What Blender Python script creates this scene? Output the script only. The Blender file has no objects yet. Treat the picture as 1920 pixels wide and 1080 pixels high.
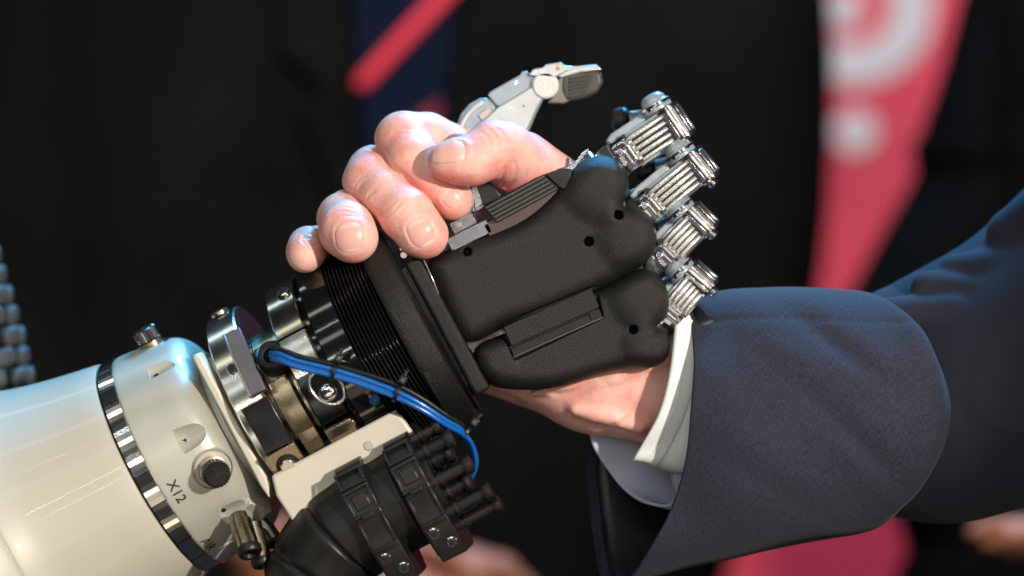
import bpy, bmesh, math, random
import numpy as np
from mathutils import Vector, Matrix
random.seed(4); np.random.seed(4)
R_ = math.radians
S = 0.0002                 # metres per model unit (one model unit = 0.2 mm)
DC = 1.5 / S               # camera distance in model units

# ------------------------------------------------------------------ camera, world, lamps
sc = bpy.context.scene
C = sc.collection
cam_d = bpy.data.cameras.new('camera'); cam = bpy.data.objects.new('camera', cam_d); C.objects.link(cam)
cam.location = (0, -1.5, 0); cam.rotation_euler = (R_(90), 0, 0)
cam_d.sensor_width = 36; cam_d.lens = 36 * 1.5 / (1920 * S)
cam_d.clip_start = 0.05; cam_d.clip_end = 50
cam_d.dof.use_dof = True; cam_d.dof.focus_distance = 1.5 - 110 * S; cam_d.dof.aperture_fstop = 4.4
sc.camera = cam
sc.view_settings.view_transform = 'Standard'; sc.view_settings.look = 'None'
sc.view_settings.exposure = 0; sc.view_settings.gamma = 1
w = bpy.data.worlds.new('World'); sc.world = w; w.use_nodes = True
bg = w.node_tree.nodes['Background']; bg.inputs[0].default_value = (0.55, 0.62, 0.7, 1); bg.inputs[1].default_value = 0.04

def lamp(kind, name, loc, target, energy, color, size=0.1, size_y=None, **kw):
    d = bpy.data.lights.new(name, kind); d.energy = energy; d.color = color
    if kind == 'AREA':
        d.size = size
        if size_y: d.shape = 'RECTANGLE'; d.size_y = size_y
    else: d.shadow_soft_size = size
    for k, v in kw.items(): setattr(d, k, v)
    o = bpy.data.objects.new(name, d); C.objects.link(o); o.location = loc
    v = Vector(target) - Vector(loc); o.rotation_euler = v.to_track_quat('-Z', 'Y').to_euler()
    return o
# warm stage spot from the right front, added area fills for metal reflections, blue stage wash from above and behind
lamp('SPOT', 'stage_spot', (1.0, -1.5, 0.42), (-0.115, 0, -0.02), 178, (1.0, .92, .83), 0.028, spot_size=R_(15.4), spot_blend=0.16)
lamp('AREA', 'fill_high', (0.1, -1.3, 1.1), (0, 0, 0), 1.4, (1.0, .94, .86), 0.8, 0.3)
lamp('AREA', 'fill_front', (0.5, -2.3, -0.1), (0, 0, 0), 2.3, (1.0, .95, .9), 1.0, 0.6)
lamp('AREA', 'fill_left', (-1.2, -1.2, 0.35), (0, 0, 0), 1.2, (1.0, .93, .84), 0.25, 0.9)
lamp('AREA', 'fill_low', (-0.2, -1.5, -1.0), (0, 0, 0), .8, (1.0, .85, .66), 1.0, 0.3)
lamp('AREA', 'fill_right', (1.3, -0.5, 0.2), (0, 0, 0), .7, (1.0, .94, .88), 0.25, 0.9)
lamp('AREA', 'blue_wash', (0.3, 0.55, 1.2), (-0.05, 0, -0.02), 11.5, (.09, .50, 1.0), 0.5, 0.3, spread=R_(84))
lamp('SPOT', 'background_fill', (0.3, -0.3, 1.7), (0.12, 1.0, 0.02), 190, (1, .9, .88), 0.1, spot_size=R_(46), spot_blend=0.6)  # added spot that brightens the banner and the tie

# slim bars of light along the arm, added to draw streaks in polished metal
def streak_bar(elev, dist, length, width, energy, color, shift=0.0):
    u = Vector((.883, 0, .469)); v = Vector((-.469, 0, .883)); e = R_(elev)
    d = Vector((0, -1, 0)) * math.cos(e) + v * math.sin(e)
    o = lamp('AREA', 'streak_bar', (0, 0, 0), (0, 1, 0), energy, color, length, width)
    z = d.normalized(); x = u; y = z.cross(x)
    M = Matrix((x, y, z)).transposed().to_4x4(); M.translation = d * dist + u * shift + Vector((-.16, 0, -.04)); o.matrix_world = M
streak_bar(14, 1.7, 1.3, .013, 2.8, (1, .95, .85)); streak_bar(48, 1.6, 1.0, .01, .9, (.8, .95, 1)); streak_bar(5, 1.9, 1.0, .009, 1.5, (1, .95, .9)); streak_bar(34, 1.5, 1.2, .12, 1.3, (.85, .95, .92)); streak_bar(70, 1.4, 1.2, .10, 1.5, (1, .98, .8))
streak_bar(112, 1.3, 1.2, .10, 2.0, (.7, .9, 1)); streak_bar(-22, 1.6, 1.2, .10, 1.3, (1, .88, .75)); streak_bar(-58, 1.4, 1.2, .12, 1.0, (1, .8, .55))

# ------------------------------------------------------------------ space helpers
# model space: x right, y up, z toward the camera, in units of 0.2 mm; origin at the centre of the frame
def A(x, y, n=0):
    k = (DC - n) / DC
    return np.array([(x - 960) * k, (540 - y) * k, float(n)])
def world(P):
    P = np.asarray(P, float).reshape(-1, 3)
    return np.stack([P[:, 0], -P[:, 2], P[:, 1]], 1) * S
class Frame:
    def __init__(s, o, ex, ey, ez=None):
        s.o = np.array(o, float); s.x = np.array(ex, float); s.x /= np.linalg.norm(s.x)
        ey = np.array(ey, float); ey -= s.x * ey.dot(s.x); s.y = ey / np.linalg.norm(ey)
        s.z = np.cross(s.x, s.y)
    def __call__(s, P):
        P = np.asarray(P, float).reshape(-1, 3)
        return s.o + P[:, :1] * s.x + P[:, 1:2] * s.y + P[:, 2:] * s.z
    def inv(s, P):
        d = np.asarray(P, float).reshape(-1, 3) - s.o
        return np.stack([d @ s.x, d @ s.y, d @ s.z], 1)
ID = Frame((0, 0, 0), (1, 0, 0), (0, 1, 0))

# ------------------------------------------------------------------ object helpers
def tag(o, label=None, cat=None, group=None, kind=None):
    if label: o['label'] = label
    if cat: o['category'] = cat
    if group: o['group'] = group
    if kind: o['kind'] = kind
    return o
def thing(name, base, label, cat, group=None):
    o = bpy.data.objects.new(name, None); C.objects.link(o); o.empty_display_size = 0.01
    o.location = world(base)[0]; tag(o, label, cat, group); o['_b'] = [float(v) for v in o.location]
    return o
def base_of(p):
    while p is not None and '_b' not in p: p = p.parent
    return np.array(p['_b']) if p is not None else np.zeros(3)
def mk(name, verts, faces, mat, parent=None, smooth=35, bevel=0, seg=2, fr=None):
    V = np.asarray(verts, float).reshape(-1, 3)
    if fr is not None: V = fr(V)
    V = world(V)
    if parent is None:
        b = V.mean(0)
    else: b = base_of(parent)
    me = bpy.data.meshes.new(name); me.from_pydata((V - b).tolist(), [], [list(map(int, f)) for f in faces] if not isinstance(faces, list) else faces)
    me.update(); me.materials.append(mat)
    o = bpy.data.objects.new(name, me); C.objects.link(o)
    if parent is None: o.location = b
    else: o.parent = parent
    if smooth:
        me.polygons.foreach_set('use_smooth', [True] * len(me.polygons))
        if smooth < 180: me.set_sharp_from_angle(angle=R_(smooth))
    if bevel:
        m = o.modifiers.new('bevel', 'BEVEL'); m.width = bevel * S; m.segments = seg; m.limit_method = 'ANGLE'; m.angle_limit = R_(40)
        m.harden_normals = False
    return o

class MB:
    def __init__(s, fr=ID): s.v = []; s.f = []; s.fr = fr
    def add(s, V, F, fr=None):
        n = len(s.v); V = np.asarray(V, float).reshape(-1, 3)
        if fr is not None: V = fr(V)
        s.v.extend(V.tolist()); s.f.extend([[i + n for i in f] for f in F]); return s
    def box(s, x0, x1, y0, y1, z0, z1, fr=None):
        V = [(x, y, z) for x in (x0, x1) for y in (y0, y1) for z in (z0, z1)]
        return s.add(V, [(0, 1, 3, 2), (4, 6, 7, 5), (0, 4, 5, 1), (2, 3, 7, 6), (0, 2, 6, 4), (1, 5, 7, 3)], fr)
    def prism(s, poly, z0, z1, fr=None):
        n = len(poly)
        ar = sum(poly[i][0] * poly[(i + 1) % n][1] - poly[(i + 1) % n][0] * poly[i][1] for i in range(n))
        if ar < 0: poly = poly[::-1]
        V = [(p[0], p[1], z0) for p in poly] + [(p[0], p[1], z1) for p in poly]
        F = [tuple(range(n))[::-1], tuple(range(n, 2 * n))] + [(i, (i + 1) % n, n + (i + 1) % n, n + i) for i in range(n)]
        return s.add(V, F, fr)
    def lathe(s, prof, seg=96, fr=None, a0=0, a1=360, c=(0, 0), caps=True, el=1.0):
        """profile of (axial, radius) turned about local x"""
        full = abs(a1 - a0) >= 360; m = seg if full else seg + 1
        V = []
        for (x, r) in prof:
            for i in range(m):
                a = R_(a0 + (a1 - a0) * i / seg); V.append((x, c[0] + r * math.cos(a), c[1] + el * r * math.sin(a)))
        F = []
        for j in range(len(prof) - 1):
            for i in range(seg):
                k = (i + 1) % m
                F.append((j * m + k, (j + 1) * m + k, (j + 1) * m + i, j * m + i))
        if caps and full:
            if prof[0][1] > 0: F.append(tuple(range(m))[::-1])
            if prof[-1][1] > 0: F.append(tuple(range((len(prof) - 1) * m, len(prof) * m)))
        return s.add(V, F, fr)
    def cyl(s, p0, p1, r, seg=24, r1=None, fr=None, ch=0):
        p0 = np.array(p0, float); p1 = np.array(p1, float); d = p1 - p0; L = np.linalg.norm(d)
        up = (0, 0, 1) if abs(d[2]) < .9 * L else (0, 1, 0)
        f2 = Frame(p0, d, up); r1 = r if r1 is None else r1
        prof = [(0, r), (L, r1)] if not ch else [(0, r - ch), (ch, r), (L - ch, r1), (L, r1 - ch)]
        m = MB().lathe(prof, seg, fr=f2)
        return s.add(m.v, m.f, fr)
    def tube(s, pts, r, seg=12, fr=None, sub=6, cap=True):
        P = spline(pts, sub); n = len(P); rr = r if callable(r) else (lambda t: r)
        T = np.gradient(P, axis=0); T /= np.linalg.norm(T, axis=1)[:, None]
        u = np.cross(T[0], (0.3, 0.2, 1)); u /= np.linalg.norm(u); V = []
        for i in range(n):
            u = u - T[i] * u.dot(T[i]); u /= np.linalg.norm(u); v = np.cross(T[i], u)
            for k in range(seg):
                a = 2 * math.pi * k / seg; V.append(P[i] + rr(i / (n - 1)) * (u * math.cos(a) + v * math.sin(a)))
        F = [(i * seg + k, i * seg + (k + 1) % seg, (i + 1) * seg + (k + 1) % seg, (i + 1) * seg + k) for i in range(n - 1) for k in range(seg)]
        if cap: F += [tuple(range(seg))[::-1], tuple(range((n - 1) * seg, n * seg))]
        return s.add(V, F, fr)
    def ball(s, c, r, seg=20, rings=12, sc_=(1, 1, 1), fr=None):
        V = []; c = np.array(c, float)
        for j in range(rings + 1):
            ph = math.pi * j / rings
            for i in range(seg):
                a = 2 * math.pi * i / seg
                V.append(c + np.array([math.sin(ph) * math.cos(a) * sc_[0], math.sin(ph) * math.sin(a) * sc_[1], math.cos(ph) * sc_[2]]) * r)
        F = [(j * seg + i, (j + 1) * seg + i, (j + 1) * seg + (i + 1) % seg, j * seg + (i + 1) % seg) for j in range(rings) for i in range(seg)]
        return s.add(V, F, fr)
    def build(s, name, mat, parent=None, **kw):
        o = mk(name, s.v, s.f, mat, parent, fr=s.fr if s.fr is not ID else None, **kw)
        return o

def spline(pts, sub=6, closed=False):
    P = np.array(pts, float); n = len(P)
    if n < 3 and not closed: return np.array([P[0] + (P[1] - P[0]) * t for t in np.linspace(0, 1, sub + 1)])
    g = (lambda i: P[i % n]) if closed else (lambda i: P[min(max(i, 0), n - 1)] if 0 <= i < n else (2 * P[0] - P[1] if i < 0 else 2 * P[-1] - P[-2]))
    out = []
    for i in range(n if closed else n - 1):
        a, b, c, d = g(i - 1), g(i), g(i + 1), g(i + 2)
        for k in range(sub):
            t = k / sub
            out.append(.5 * (2 * b + (c - a) * t + (2 * a - 5 * b + 4 * c - d) * t * t + (3 * b - a - 3 * c + d) * t ** 3))
    if not closed: out.append(P[-1])
    return np.array(out)

# ------------------------------------------------------------------ signed distance fields meshed with surface nets
class Field:
    def __init__(s, lo, hi, h):
        s.lo = np.array(lo, float); s.h = h
        s.n = np.ceil((np.array(hi, float) - s.lo) / h).astype(int) + 1
        s.F = np.full(tuple(s.n), 1e3, np.float32)
    def sub(s, lo, hi):
        a = np.clip(np.floor((np.array(lo) - s.lo) / s.h).astype(int), 0, s.n); b = np.clip(np.ceil((np.array(hi) - s.lo) / s.h).astype(int) + 1, 0, s.n)
        sl = tuple(slice(a[i], b[i]) for i in range(3))
        g = [(s.lo[i] + s.h * np.arange(a[i], b[i])).astype(np.float32) for i in range(3)]
        return sl, g[0][:, None, None], g[1][None, :, None], g[2][None, None, :]
    def apply(s, lo, hi, fn, k=0, op='u'):
        sl, X, Y, Z = s.sub(lo, hi); a = s.F[sl]
        if a.size == 0: return
        b = fn(X, Y, Z)
        if op == 'u': s.F[sl] = smin(a, b, k)
        elif op == 's': s.F[sl] = -smin(-a, b, k)
        elif op == 'i': s.F[sl] = -smin(-a, -b, k)
        elif op == '+': s.F[sl] = a + b
    def cone(s, p, q, r0, r1, k=0, op='u', flat=None):
        p = np.array(p, float); q = np.array(q, float); m = max(r0, r1) + k + 3 * s.h
        d = q - p; L2 = max(d.dot(d), 1e-6)
        def fn(X, Y, Z):
            px, py, pz = X - p[0], Y - p[1], Z - p[2]
            t = np.clip((px * d[0] + py * d[1] + pz * d[2]) / L2, 0, 1)
            ex, ey, ez = px - t * d[0], py - t * d[1], pz - t * d[2]
            l2 = ex * ex + ey * ey + ez * ez
            if flat is not None:
                ax, f = flat; dt = ex * ax[0] + ey * ax[1] + ez * ax[2]; l2 = l2 + dt * dt * (f * f - 1)
            return (np.sqrt(l2) - (r0 + (r1 - r0) * t)) * (0.85 if flat is not None else 1)
        s.apply(np.minimum(p, q) - m, np.maximum(p, q) + m, fn, k, op)
    def merge(s, o, k, crease=0):
        a, b = s.F, o.F; s.F = smin(a, b, k)
        if crease: s.F = s.F + np.where(np.abs(a) < 40, crease * np.exp(-((a - b) / 7) ** 2), 0).astype(np.float32)
    def groove(s, pts, wd, dp):
        P = spline(pts, 3)
        lo = P.min(0) - 3 * wd; hi = P.max(0) + 3 * wd
        def fn(X, Y, Z):
            best = None
            for i in range(len(P) - 1):
                p, d = P[i], P[i + 1] - P[i]; L2 = max(d.dot(d), 1e-6)
                px, py, pz = X - p[0], Y - p[1], Z - p[2]
                t = np.clip((px * d[0] + py * d[1] + pz * d[2]) / L2, 0, 1)
                l2 = (px - t * d[0]) ** 2 + (py - t * d[1]) ** 2 + (pz - t * d[2]) ** 2
                best = l2 if best is None else np.minimum(best, l2)
            return dp * np.exp(-best / (wd * wd))
        s.apply(lo, hi, fn, op='+')
    def top(s, x, y):
        """highest surface point above (x,y), seen from the front, and its normal"""
        i = int(round((x - s.lo[0]) / s.h)); j = int(round((y - s.lo[1]) / s.h)); col = s.F[i, j]
        k = np.where(col < 0)[0].max(); z = s.lo[2] + s.h * (k + col[k] / (col[k] - col[k + 1]))
        a = 3
        g = np.array([s.F[i + a, j, k] - s.F[i - a, j, k], s.F[i, j + a, k] - s.F[i, j - a, k], s.F[i, j, min(k + a, s.n[2] - 1)] - s.F[i, j, k - a]])
        return np.array([x, y, z]), g / np.linalg.norm(g)
    def mesh(s):
        F = s.F.copy(); F[0] = F[-1] = 1; F[:, 0] = F[:, -1] = 1; F[:, :, 0] = F[:, :, -1] = 1
        I = F < 0; nx, ny, nz = F.shape
        corners = [(a, b, c) for a in (0, 1) for b in (0, 1) for c in (0, 1)]
        cnt = np.zeros((nx - 1, ny - 1, nz - 1), np.int8)
        for a, b, c in corners: cnt += I[a:nx - 1 + a, b:ny - 1 + b, c:nz - 1 + c]
        cell = np.argwhere((cnt > 0) & (cnt < 8)); del cnt
        idx = np.full((nx - 1, ny - 1, nz - 1), -1, np.int32); idx[tuple(cell.T)] = np.arange(len(cell))
        acc = np.zeros((len(cell), 3)); num = np.zeros(len(cell))
        val = {c: F[cell[:, 0] + c[0], cell[:, 1] + c[1], cell[:, 2] + c[2]] for c in corners}
        for c0 in corners:
            for ax in range(3):
                if c0[ax]: continue
                c1 = list(c0); c1[ax] = 1; c1 = tuple(c1); a, b = val[c0], val[c1]; m = (a < 0) != (b < 0)
                t = np.where(m, a / np.where(m, a - b, 1), 0); p = np.tile(np.array(c0, float), (len(cell), 1)); p[:, ax] = t
                acc[m] += p[m]; num[m] += 1
        V = s.lo + s.h * (cell + acc / num[:, None])
        Fs = []
        for ax in range(3):
            sa = [slice(1, -1)] * 3; sb = [slice(1, -1)] * 3; sa[ax] = slice(0, -1); sb[ax] = slice(1, None)
            a, b = I[tuple(sa)], I[tuple(sb)]
            for sgn in (0, 1):
                e = np.argwhere(a & ~b if sgn == 0 else ~a & b)
                off = [1, 1, 1]; off[ax] = 0; e = e + np.array(off)
                u, v = (ax + 1) % 3, (ax + 2) % 3
                q = []
                for du, dv in ((-1, -1), (0, -1), (0, 0), (-1, 0)):
                    g = e.copy(); g[:, u] += du; g[:, v] += dv; q.append(idx[g[:, 0], g[:, 1], g[:, 2]])
                q = np.stack(q, 1); Fs.append(q if sgn == 0 else q[:, ::-1])
        return V, np.concatenate(Fs)
def smin(a, b, k):
    if k <= 0: return np.minimum(a, b)
    h = np.maximum(k - np.abs(a - b), 0) / k
    return np.minimum(a, b) - h * h * k * .25
def relax(V, F, it=1, lam=.5):
    for _ in range(it):
        acc = np.zeros_like(V); n = np.zeros(len(V))
        for a, b in ((0, 1), (1, 2), (2, 3), (3, 0)):
            np.add.at(acc, F[:, a], V[F[:, b]]); np.add.at(acc, F[:, b], V[F[:, a]]); np.add.at(n, F[:, a], 1); np.add.at(n, F[:, b], 1)
        V = V + lam * (acc / np.maximum(n, 1)[:, None] - V)
    return V
def polysdf(poly):
    P = np.array(poly, float); n = len(P)
    def fn(X, Y):
        d = np.full(np.broadcast(X, Y).shape, 1e9); sg = np.ones_like(d)
        for i in range(n):
            a, b = P[i], P[i - 1]; ex, ey = b - a; wx, wy = X - a[0], Y - a[1]
            t = np.clip((wx * ex + wy * ey) / (ex * ex + ey * ey + 1e-9), 0, 1)
            d = np.minimum(d, (wx - ex * t) ** 2 + (wy - ey * t) ** 2)
            c1 = Y >= a[1]; c2 = Y < b[1]; c3 = ex * wy > ey * wx
            fl = (c1 & c2 & c3) | (~c1 & ~c2 & ~c3); sg = np.where(fl, -sg, sg)
        return (sg * np.sqrt(d)).astype(np.float32)
    return fn

# ------------------------------------------------------------------ materials
def mat(name, col, rough=.5, metal=0, bump=None, var=None, **kw):
    """bump: (scale, strength, distance) noise relief; var: (scale, amount) noise in colour; scales per metre"""
    m = bpy.data.materials.new(name); m.use_nodes = True; nt = m.node_tree; b = nt.nodes['Principled BSDF']
    b.inputs['Base Color'].default_value = (*col, 1); b.inputs['Roughness'].default_value = rough; b.inputs['Metallic'].default_value = metal
    for k, v in kw.items(): b.inputs[k.replace('_', ' ')].default_value = v
    tc = nt.nodes.new('ShaderNodeTexCoord')
    if var:
        nz = nt.nodes.new('ShaderNodeTexNoise'); nz.inputs['Scale'].default_value = var[0]; nz.inputs['Detail'].default_value = 5
        nt.links.new(tc.outputs['Object'], nz.inputs['Vector'])
        mr = nt.nodes.new('ShaderNodeMapRange'); mr.inputs[3].default_value = 1 - var[1]; mr.inputs[4].default_value = 1 + var[1]
        mr.inputs[1].default_value = .3; mr.inputs[2].default_value = .7
        nt.links.new(nz.outputs[0], mr.inputs[0])
        mx = nt.nodes.new('ShaderNodeVectorMath'); mx.operation = 'SCALE'; mx.inputs[0].default_value = col
        nt.links.new(mr.outputs[0], mx.inputs['Scale']); nt.links.new(mx.outputs[0], b.inputs['Base Color'])
        m2 = nt.nodes.new('ShaderNodeMapRange'); m2.inputs[3].default_value = rough * .8; m2.inputs[4].default_value = min(1, rough * 1.25)
        nt.links.new(nz.outputs[0], m2.inputs[0]); nt.links.new(m2.outputs[0], b.inputs['Roughness'])
    if bump:
        n2 = nt.nodes.new('ShaderNodeTexNoise'); n2.inputs['Scale'].default_value = bump[0]; n2.inputs['Detail'].default_value = 3
        nt.links.new(tc.outputs['Object'], n2.inputs['Vector'])
        bp = nt.nodes.new('ShaderNodeBump'); bp.inputs['Strength'].default_value = bump[1]; bp.inputs['Distance'].default_value = bump[2]
        nt.links.new(n2.outputs[0], bp.inputs['Height']); nt.links.new(bp.outputs[0], b.inputs['Normal'])
    return m
cream = mat('cream_plastic', (.47, .44, .36), .42, bump=(90, .25, .0005), var=(30, .03), Coat_Weight=.22, Coat_Roughness=.04)
cream_matt = mat('cream_paint', (.58, .54, .44), .42, var=(60, .04))
silver_paint = mat('silver_paint', (.50, .49, .42), .36, .35, var=(90, .04), bump=(2500, .08, .0001))
chrome = mat('chrome', (.72, .70, .66), .13, 1, var=(120, .06))
steel = mat('brushed_steel', (.56, .55, .51), .2, 1, var=(200, .12))
steel_dark = mat('dark_steel', (.16, .155, .14), .25, 1, var=(150, .15))
bronze = mat('bronze_steel', (.42, .35, .25), .27, 1, var=(180, .15), bump=(1500, .1, .0001))
plated = mat('plated_plastic', (.86, .87, .86), .14, .95, var=(160, .05))
rib_m = mat('satin_plating', (.88, .87, .82), .24, .85, var=(200, .06))
clear = mat('frosted_clear_plastic', (.32, .37, .41), .24, .35, var=(160, .08))
offwhite = mat('offwhite_plastic', (.55, .56, .55), .25, .6, var=(150, .06))
olive = mat('olive_rubber', (.05, .047, .037), .5, var=(300, .15))
black_gloss = mat('glossy_black', (.006, .006, .007), .08, var=(100, .2), Specular_IOR_Level=.6)
black_metal = mat('black_steel', (.05, .052, .055), .2, 1, var=(120, .2))
rubber = mat('black_rubber', (.008, .008, .007), .38, var=(90, .25), bump=(900, .15, .0002), Specular_IOR_Level=.35)
black_plastic = mat('black_plastic', (.010, .0095, .008), .3, var=(120, .2), bump=(1800, .1, .0001), Specular_IOR_Level=.42)
blue = mat('blue_cable', (.003, .10, .38), .2, var=(150, .08))
black_hole = mat('dark_cavity', (.004, .004, .004), .7)
nylon = mat('powder_black_nylon', (.0075, .0073, .0058), .42, bump=(3000, .7, .0005), var=(1200, .5), Specular_IOR_Level=.38)
ink = mat('dark_ink', (.03, .03, .03), .5)
shirt = mat('white_cotton', (.74, .76, .75), .8, bump=(4000, .2, .0001), var=(50, .03))
shirt_in = mat('shaded_white_cotton', (.42, .47, .58), .85, bump=(4000, .2, .0001), var=(60, .06))  # white cotton inside the cuff, its bluish shade put into the colour
suit_dark = mat('black_suit_cloth', (.0075, .0077, .0068), .95, var=(12, .25), Specular_IOR_Level=.03)
suit_dark2 = mat('black_coat_cloth', (.0035, .0042, .0042), .95, var=(12, .3), Specular_IOR_Level=.03)
tie_navy = mat('navy_tie_silk', (.006, .010, .024), .8, Specular_IOR_Level=.05)
tie_red = mat('red_tie_stripe', (.88, .04, .075), .6)
banner_red = mat('red_banner_print', (.74, .06, .115), .6, var=(5, .2))
banner_white = mat('white_banner_print', (.66, .68, .74), .6)
banner_pink = mat('pink_banner_print', (.46, .025, .09), .6)
bead = mat('grey_knit', (.042, .040, .036), .6, var=(200, .25), bump=(1500, .3, .0003))
skin_far = mat('warm_skin', (.32, .11, .055), .5, var=(30, .1))

def cloth(name, col, sheen=.1, spec=.2):
    m = mat(name, col, .85, Specular_IOR_Level=spec); nt = m.node_tree; b = nt.nodes['Principled BSDF']; tc = nt.nodes.new('ShaderNodeTexCoord')
    wv = []
    for ax, rot in (('X', 0), ('Y', 0)):
        mp = nt.nodes.new('ShaderNodeMapping'); mp.inputs['Scale'].default_value = (1, .12, 1) if ax == 'X' else (.12, 1, 1)
        mp.inputs['Rotation'].default_value = (0, 0, 0)
        n = nt.nodes.new('ShaderNodeTexNoise'); n.inputs['Scale'].default_value = 4000; n.inputs['Detail'].default_value = 1
        nt.links.new(tc.outputs['UV'], mp.inputs[0]); nt.links.new(mp.outputs[0], n.inputs[0]); wv.append(n)
    ad = nt.nodes.new('ShaderNodeMath'); ad.operation = 'ADD'; nt.links.new(wv[0].outputs[0], ad.inputs[0]); nt.links.new(wv[1].outputs[0], ad.inputs[1])
    mr = nt.nodes.new('ShaderNodeMapRange'); mr.inputs[1].default_value = .7; mr.inputs[2].default_value = 1.3; mr.inputs[3].default_value = .6; mr.inputs[4].default_value = 1.45
    nt.links.new(ad.outputs[0], mr.inputs[0])
    mx = nt.nodes.new('ShaderNodeVectorMath'); mx.operation = 'SCALE'; mx.inputs[0].default_value = col
    nt.links.new(mr.outputs[0], mx.inputs['Scale']); nt.links.new(mx.outputs[0], b.inputs['Base Color'])
    bp = nt.nodes.new('ShaderNodeBump'); bp.inputs['Strength'].default_value = .35; bp.inputs['Distance'].default_value = .0002
    nt.links.new(ad.outputs[0], bp.inputs['Height']); nt.links.new(bp.outputs[0], b.inputs['Normal'])
    b.inputs['Sheen Weight'].default_value = sheen
    return m
wool = cloth('navy_wool', (.026, .028, .042), .06, .12)

def make_skin():
    m = mat('skin', (.8, .5, .4), .5); nt = m.node_tree; b = nt.nodes['Principled BSDF']
    tc = nt.nodes.new('ShaderNodeTexCoord')
    at = nt.nodes.new('ShaderNodeAttribute'); at.attribute_name = 'redness'
    nz = nt.nodes.new('ShaderNodeTexNoise'); nz.inputs['Scale'].default_value = 110; nz.inputs['Detail'].default_value = 6
    nt.links.new(tc.outputs['Object'], nz.inputs[0])
    ad = nt.nodes.new('ShaderNodeMath'); ad.operation = 'MULTIPLY_ADD'; ad.inputs[1].default_value = 2.1; ad.inputs[2].default_value = -.95
    nt.links.new(nz.outputs[0], ad.inputs[0])
    a2 = nt.nodes.new('ShaderNodeMath'); a2.operation = 'ADD'; a2.use_clamp = True; nt.links.new(ad.outputs[0], a2.inputs[0]); nt.links.new(at.outputs['Fac'], a2.inputs[1])
    rp = nt.nodes.new('ShaderNodeValToRGB'); e = rp.color_ramp.elements
    e[0].position = 0; e[0].color = (.81, .46, .38, 1); e[1].position = 1; e[1].color = (.73, .22, .19, 1)
    nt.links.new(a2.outputs[0], rp.inputs[0]); nt.links.new(rp.outputs[0], b.inputs['Base Color'])
    b.inputs['Subsurface Weight'].default_value = .5; b.inputs['Subsurface Radius'].default_value = (1, .3, .15); b.inputs['Subsurface Scale'].default_value = .0026
    # fine skin relief: pores and crossing wrinkle cells
    vo = nt.nodes.new('ShaderNodeTexVoronoi'); vo.inputs['Scale'].default_value = 1500; nt.links.new(tc.outputs['Object'], vo.inputs['Vector'])
    n2 = nt.nodes.new('ShaderNodeTexNoise'); n2.inputs['Scale'].default_value = 420; n2.inputs['Detail'].default_value = 6; nt.links.new(tc.outputs['Object'], n2.inputs[0])
    a3 = nt.nodes.new('ShaderNodeMath'); a3.operation = 'MULTIPLY_ADD'; a3.inputs[1].default_value = .5; nt.links.new(vo.outputs['Distance'], a3.inputs[0]); nt.links.new(n2.outputs[0], a3.inputs[2])
    bp = nt.nodes.new('ShaderNodeBump'); bp.inputs['Strength'].default_value = .5; bp.inputs['Distance'].default_value = .0004
    nt.links.new(a3.outputs[0], bp.inputs['Height']); nt.links.new(bp.outputs[0], b.inputs['Normal'])
    return m
skin = make_skin()
nail_m = mat('nail', (.78, .44, .37), .36, var=(150, .05), Subsurface_Weight=.3, Subsurface_Scale=.0015)

_nt = nail_m.node_tree; _b = _nt.nodes['Principled BSDF']; _at = _nt.nodes.new('ShaderNodeAttribute'); _at.attribute_name = 'free_edge'
_rp = _nt.nodes.new('ShaderNodeValToRGB'); _rp.color_ramp.elements[0].color = (.76, .40, .34, 1); _rp.color_ramp.elements[1].color = (.84, .60, .52, 1)
_nt.links.new(_at.outputs['Fac'], _rp.inputs[0]); _nt.links.new(_rp.outputs[0], _b.inputs['Base Color']); _b.inputs['Roughness'].default_value = .26
# ================================================================== ROBOT ARM
th = R_(6.5); cu, su = math.cos(R_(28)), math.sin(R_(28))
O = A(804, 604, 0)
RF = Frame(O, (cu * math.cos(th), su * math.cos(th), math.sin(th)), (-su, cu, 0))       # forearm and wrist: x along the arm, y up-left, z toward the viewer
HF = Frame(O, (cu, su, 0.015), (-su, cu, 0))                                            # hand
def rf_pt(x, y, r):
    """(axial, angle) on a cylinder of radius r of the forearm frame seen at pixel x,y"""
    z = r * .8
    for _ in range(6):
        s_, t_, n_ = RF.inv(A(x, y, z))[0]; n_ = math.sqrt(max(r * r - t_ * t_, 0)); z = RF([(s_, t_, n_)])[0][2]
    return s_, t_, n_
def fr_at(n0):
    """forearm frame whose points of depth n0 show at the picture offsets measured from the wrist centre"""
    return Frame(A(804, 604, n0) - n0 * RF.z, RF.x, RF.y)
def surf_frame(s_, t_, n_):
    """frame on the cylinder surface: x along arm, z outward"""
    r = math.hypot(t_, n_); o = RF([(s_, t_, n_)])[0]; nz = (RF.y * t_ + RF.z * n_) / r
    return Frame(o, RF.x, np.cross(nz, RF.x))

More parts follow.
